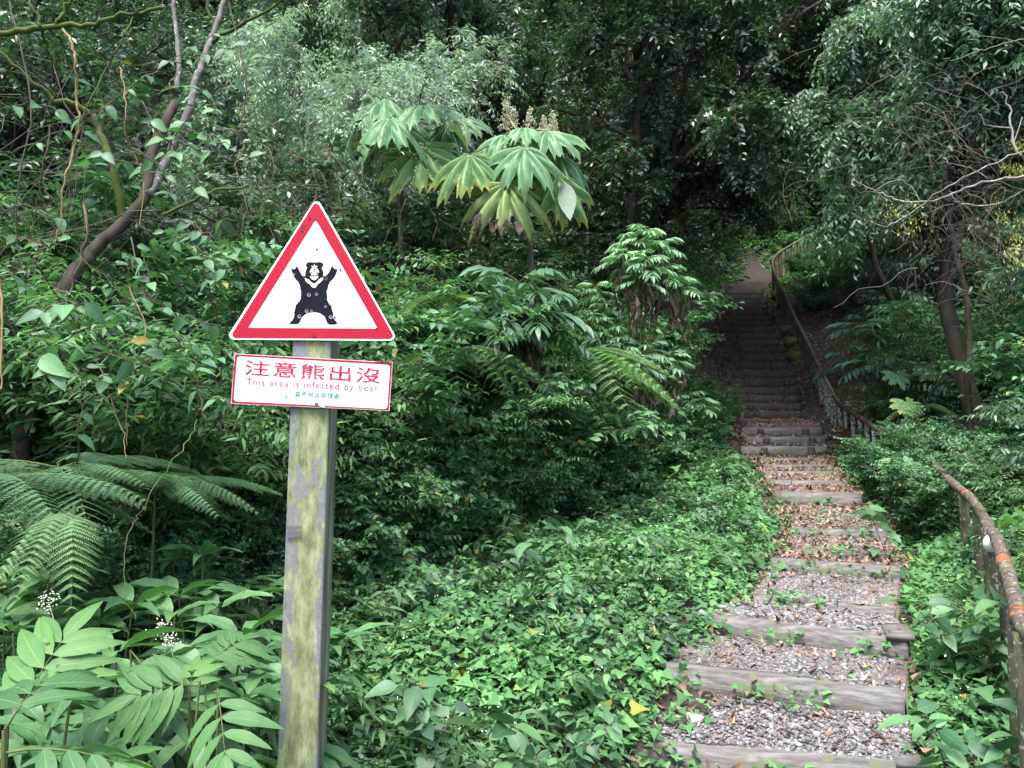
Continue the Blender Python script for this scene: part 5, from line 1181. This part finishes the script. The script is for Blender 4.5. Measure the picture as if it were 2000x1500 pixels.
# ------------------------------------------------------------------ sparse big leaved climbers over the left thicket
def climber(label, lines, leaf, seed, step=.09, key='shrub', dens=1.0, group='leafy climbers around the leaning trunk'):
    rng = np.random.default_rng(seed); o0 = P(*lines[0][0]); root = empty('leafy_climber', o0, label, 'climber', group); gs = Geo(); gl = Geo(); pos = []; d = []
    for ln in lines:
        w = [p - o0 + Vector(rng.normal(0, .006, 3)) for p in smooth([P(*p) for p in ln])]; gs.tube(w, np.linspace(.0045, .0018, len(w)), 4)
        L = 0
        for a, b in zip(w[:-1], w[1:]):
            L += (b - a).length
            if L > step / dens:
                L = 0
                for sg in (1, -1):
                    if rng.uniform() < .85: pos.append(tuple(b)); d.append((sg * rng.uniform(.4, 1), rng.normal(-.2, .4), rng.normal(-.45, .3)))
    n = len(pos); gl.leaves(OV5, np.array(pos), np.array(d), np.tile([[0, -.65, .7]], (n, 1)) + rng.normal(0, .3, (n, 3)), leaf * rng.uniform(.6, 1.2, n), rng.uniform(0, 1, n))
    gs.obj('stem', M['twigdark'], root); gl.obj('foliage', M[key], root)
cl = [('climber with broad leaves across the top left', [[(20, 300, 3.7), (120, 250, 3.7), (230, 190, 3.7), (330, 120, 3.8), (430, 60, 3.9)], [(150, 235, 3.7), (200, 300, 3.7), (300, 330, 3.7)], [(330, 120, 3.8), (400, 110, 3.8), (500, 80, 3.8)]]),
      ('climber in front of the grey forked trunks', [[(290, 330, 3.8), (340, 270, 3.7), (400, 200, 3.7), (470, 140, 3.7), (540, 100, 3.7)], [(340, 270, 3.7), (400, 290, 3.7), (440, 270, 3.7)], [(300, 180, 3.7), (380, 170, 3.7), (430, 230, 3.7)]]),
      ('climber hanging below the fork with yellowing leaves', [[(280, 200, 3.6), (310, 260, 3.6), (350, 300, 3.6), (380, 380, 3.6)], [(310, 260, 3.6), (380, 260, 3.6), (440, 280, 3.6), (490, 310, 3.6)], [(260, 290, 3.6), (320, 330, 3.6), (340, 400, 3.6)]]),
      ('climber with large leaves left of the triangle sign', [[(430, 640, 3.4), (410, 560, 3.3), (400, 500, 3.3), (420, 440, 3.3), (460, 430, 3.3)], [(400, 500, 3.3), (360, 460, 3.3), (330, 480, 3.3)], [(410, 560, 3.3), (450, 520, 3.3)], [(420, 470, 3.3), (380, 440, 3.3), (350, 430, 3.3)]]),
      ('climber whose leaves dangle over the middle left gap', [[(255, 470, 3.5), (275, 560, 3.4), (300, 590, 3.4), (360, 620, 3.4), (430, 640, 3.3)], [(300, 590, 3.4), (290, 520, 3.4), (270, 480, 3.4)]]),
      ('climber with two wide leaves across the leaning trunk', [[(60, 640, 3.1), (95, 600, 3.1), (130, 590, 3.1), (165, 600, 3.1)], [(95, 680, 3.1), (80, 700, 3.1), (110, 720, 3.1)], [(40, 590, 3.2), (10, 600, 3.2)]]),
      ('leafy stem just left of the white text panel', [[(400, 820, 3.2), (385, 750, 3.2), (380, 700, 3.2), (370, 640, 3.2)], [(385, 750, 3.2), (410, 760, 3.2)], [(395, 800, 3.2), (430, 780, 3.2)]]),
      ('slender leafy stem above the big fern', [[(150, 930, 3.3), (155, 850, 3.2), (160, 780, 3.2), (165, 720, 3.2)], [(155, 850, 3.2), (130, 870, 3.2)], [(160, 780, 3.2), (190, 770, 3.2)]]),
      ('twining stems at the left edge under the mossy limb', [[(-10, 220, 3.3), (60, 200, 3.3), (120, 220, 3.3)], [(0, 420, 3.4), (50, 400, 3.4), (110, 430, 3.4)], [(-10, 560, 3.3), (30, 540, 3.3)]])]
for i, (lab, ln) in enumerate(cl): climber(lab, ln, .085 if i != 5 else .13, 800 + i)
# white blossom clusters
for i, (px, py, d, lab) in enumerate([(95, 1175, 2.4, 'white blossom cluster at the left above the big feather leaf'), (315, 1225, 2.5, 'white blossom cluster in the lower left thicket middle'), (330, 1250, 2.4, 'lower white blossom cluster beside the pale stem')]):
    rng = np.random.default_rng(i); c = P(px, py, d); g = Geo(); n = 60; pos = rng.normal(0, 1, (n, 3)) * np.array([.014, .012, .018]); g.leaves(ICO, pos, rng.normal(0, 1, (n, 3)), rng.normal(0, 1, (n, 3)), rng.uniform(.003, .006, n), .5)
    g.tube([(0, 0, 0), (.02, .03, -.12)], .0015, 3)
    tag(g.obj('blossom_cluster', plain('white_blossom', (.66, .65, .52), .7), None, True, c), lab, 'flowers', 'white blossom clusters')
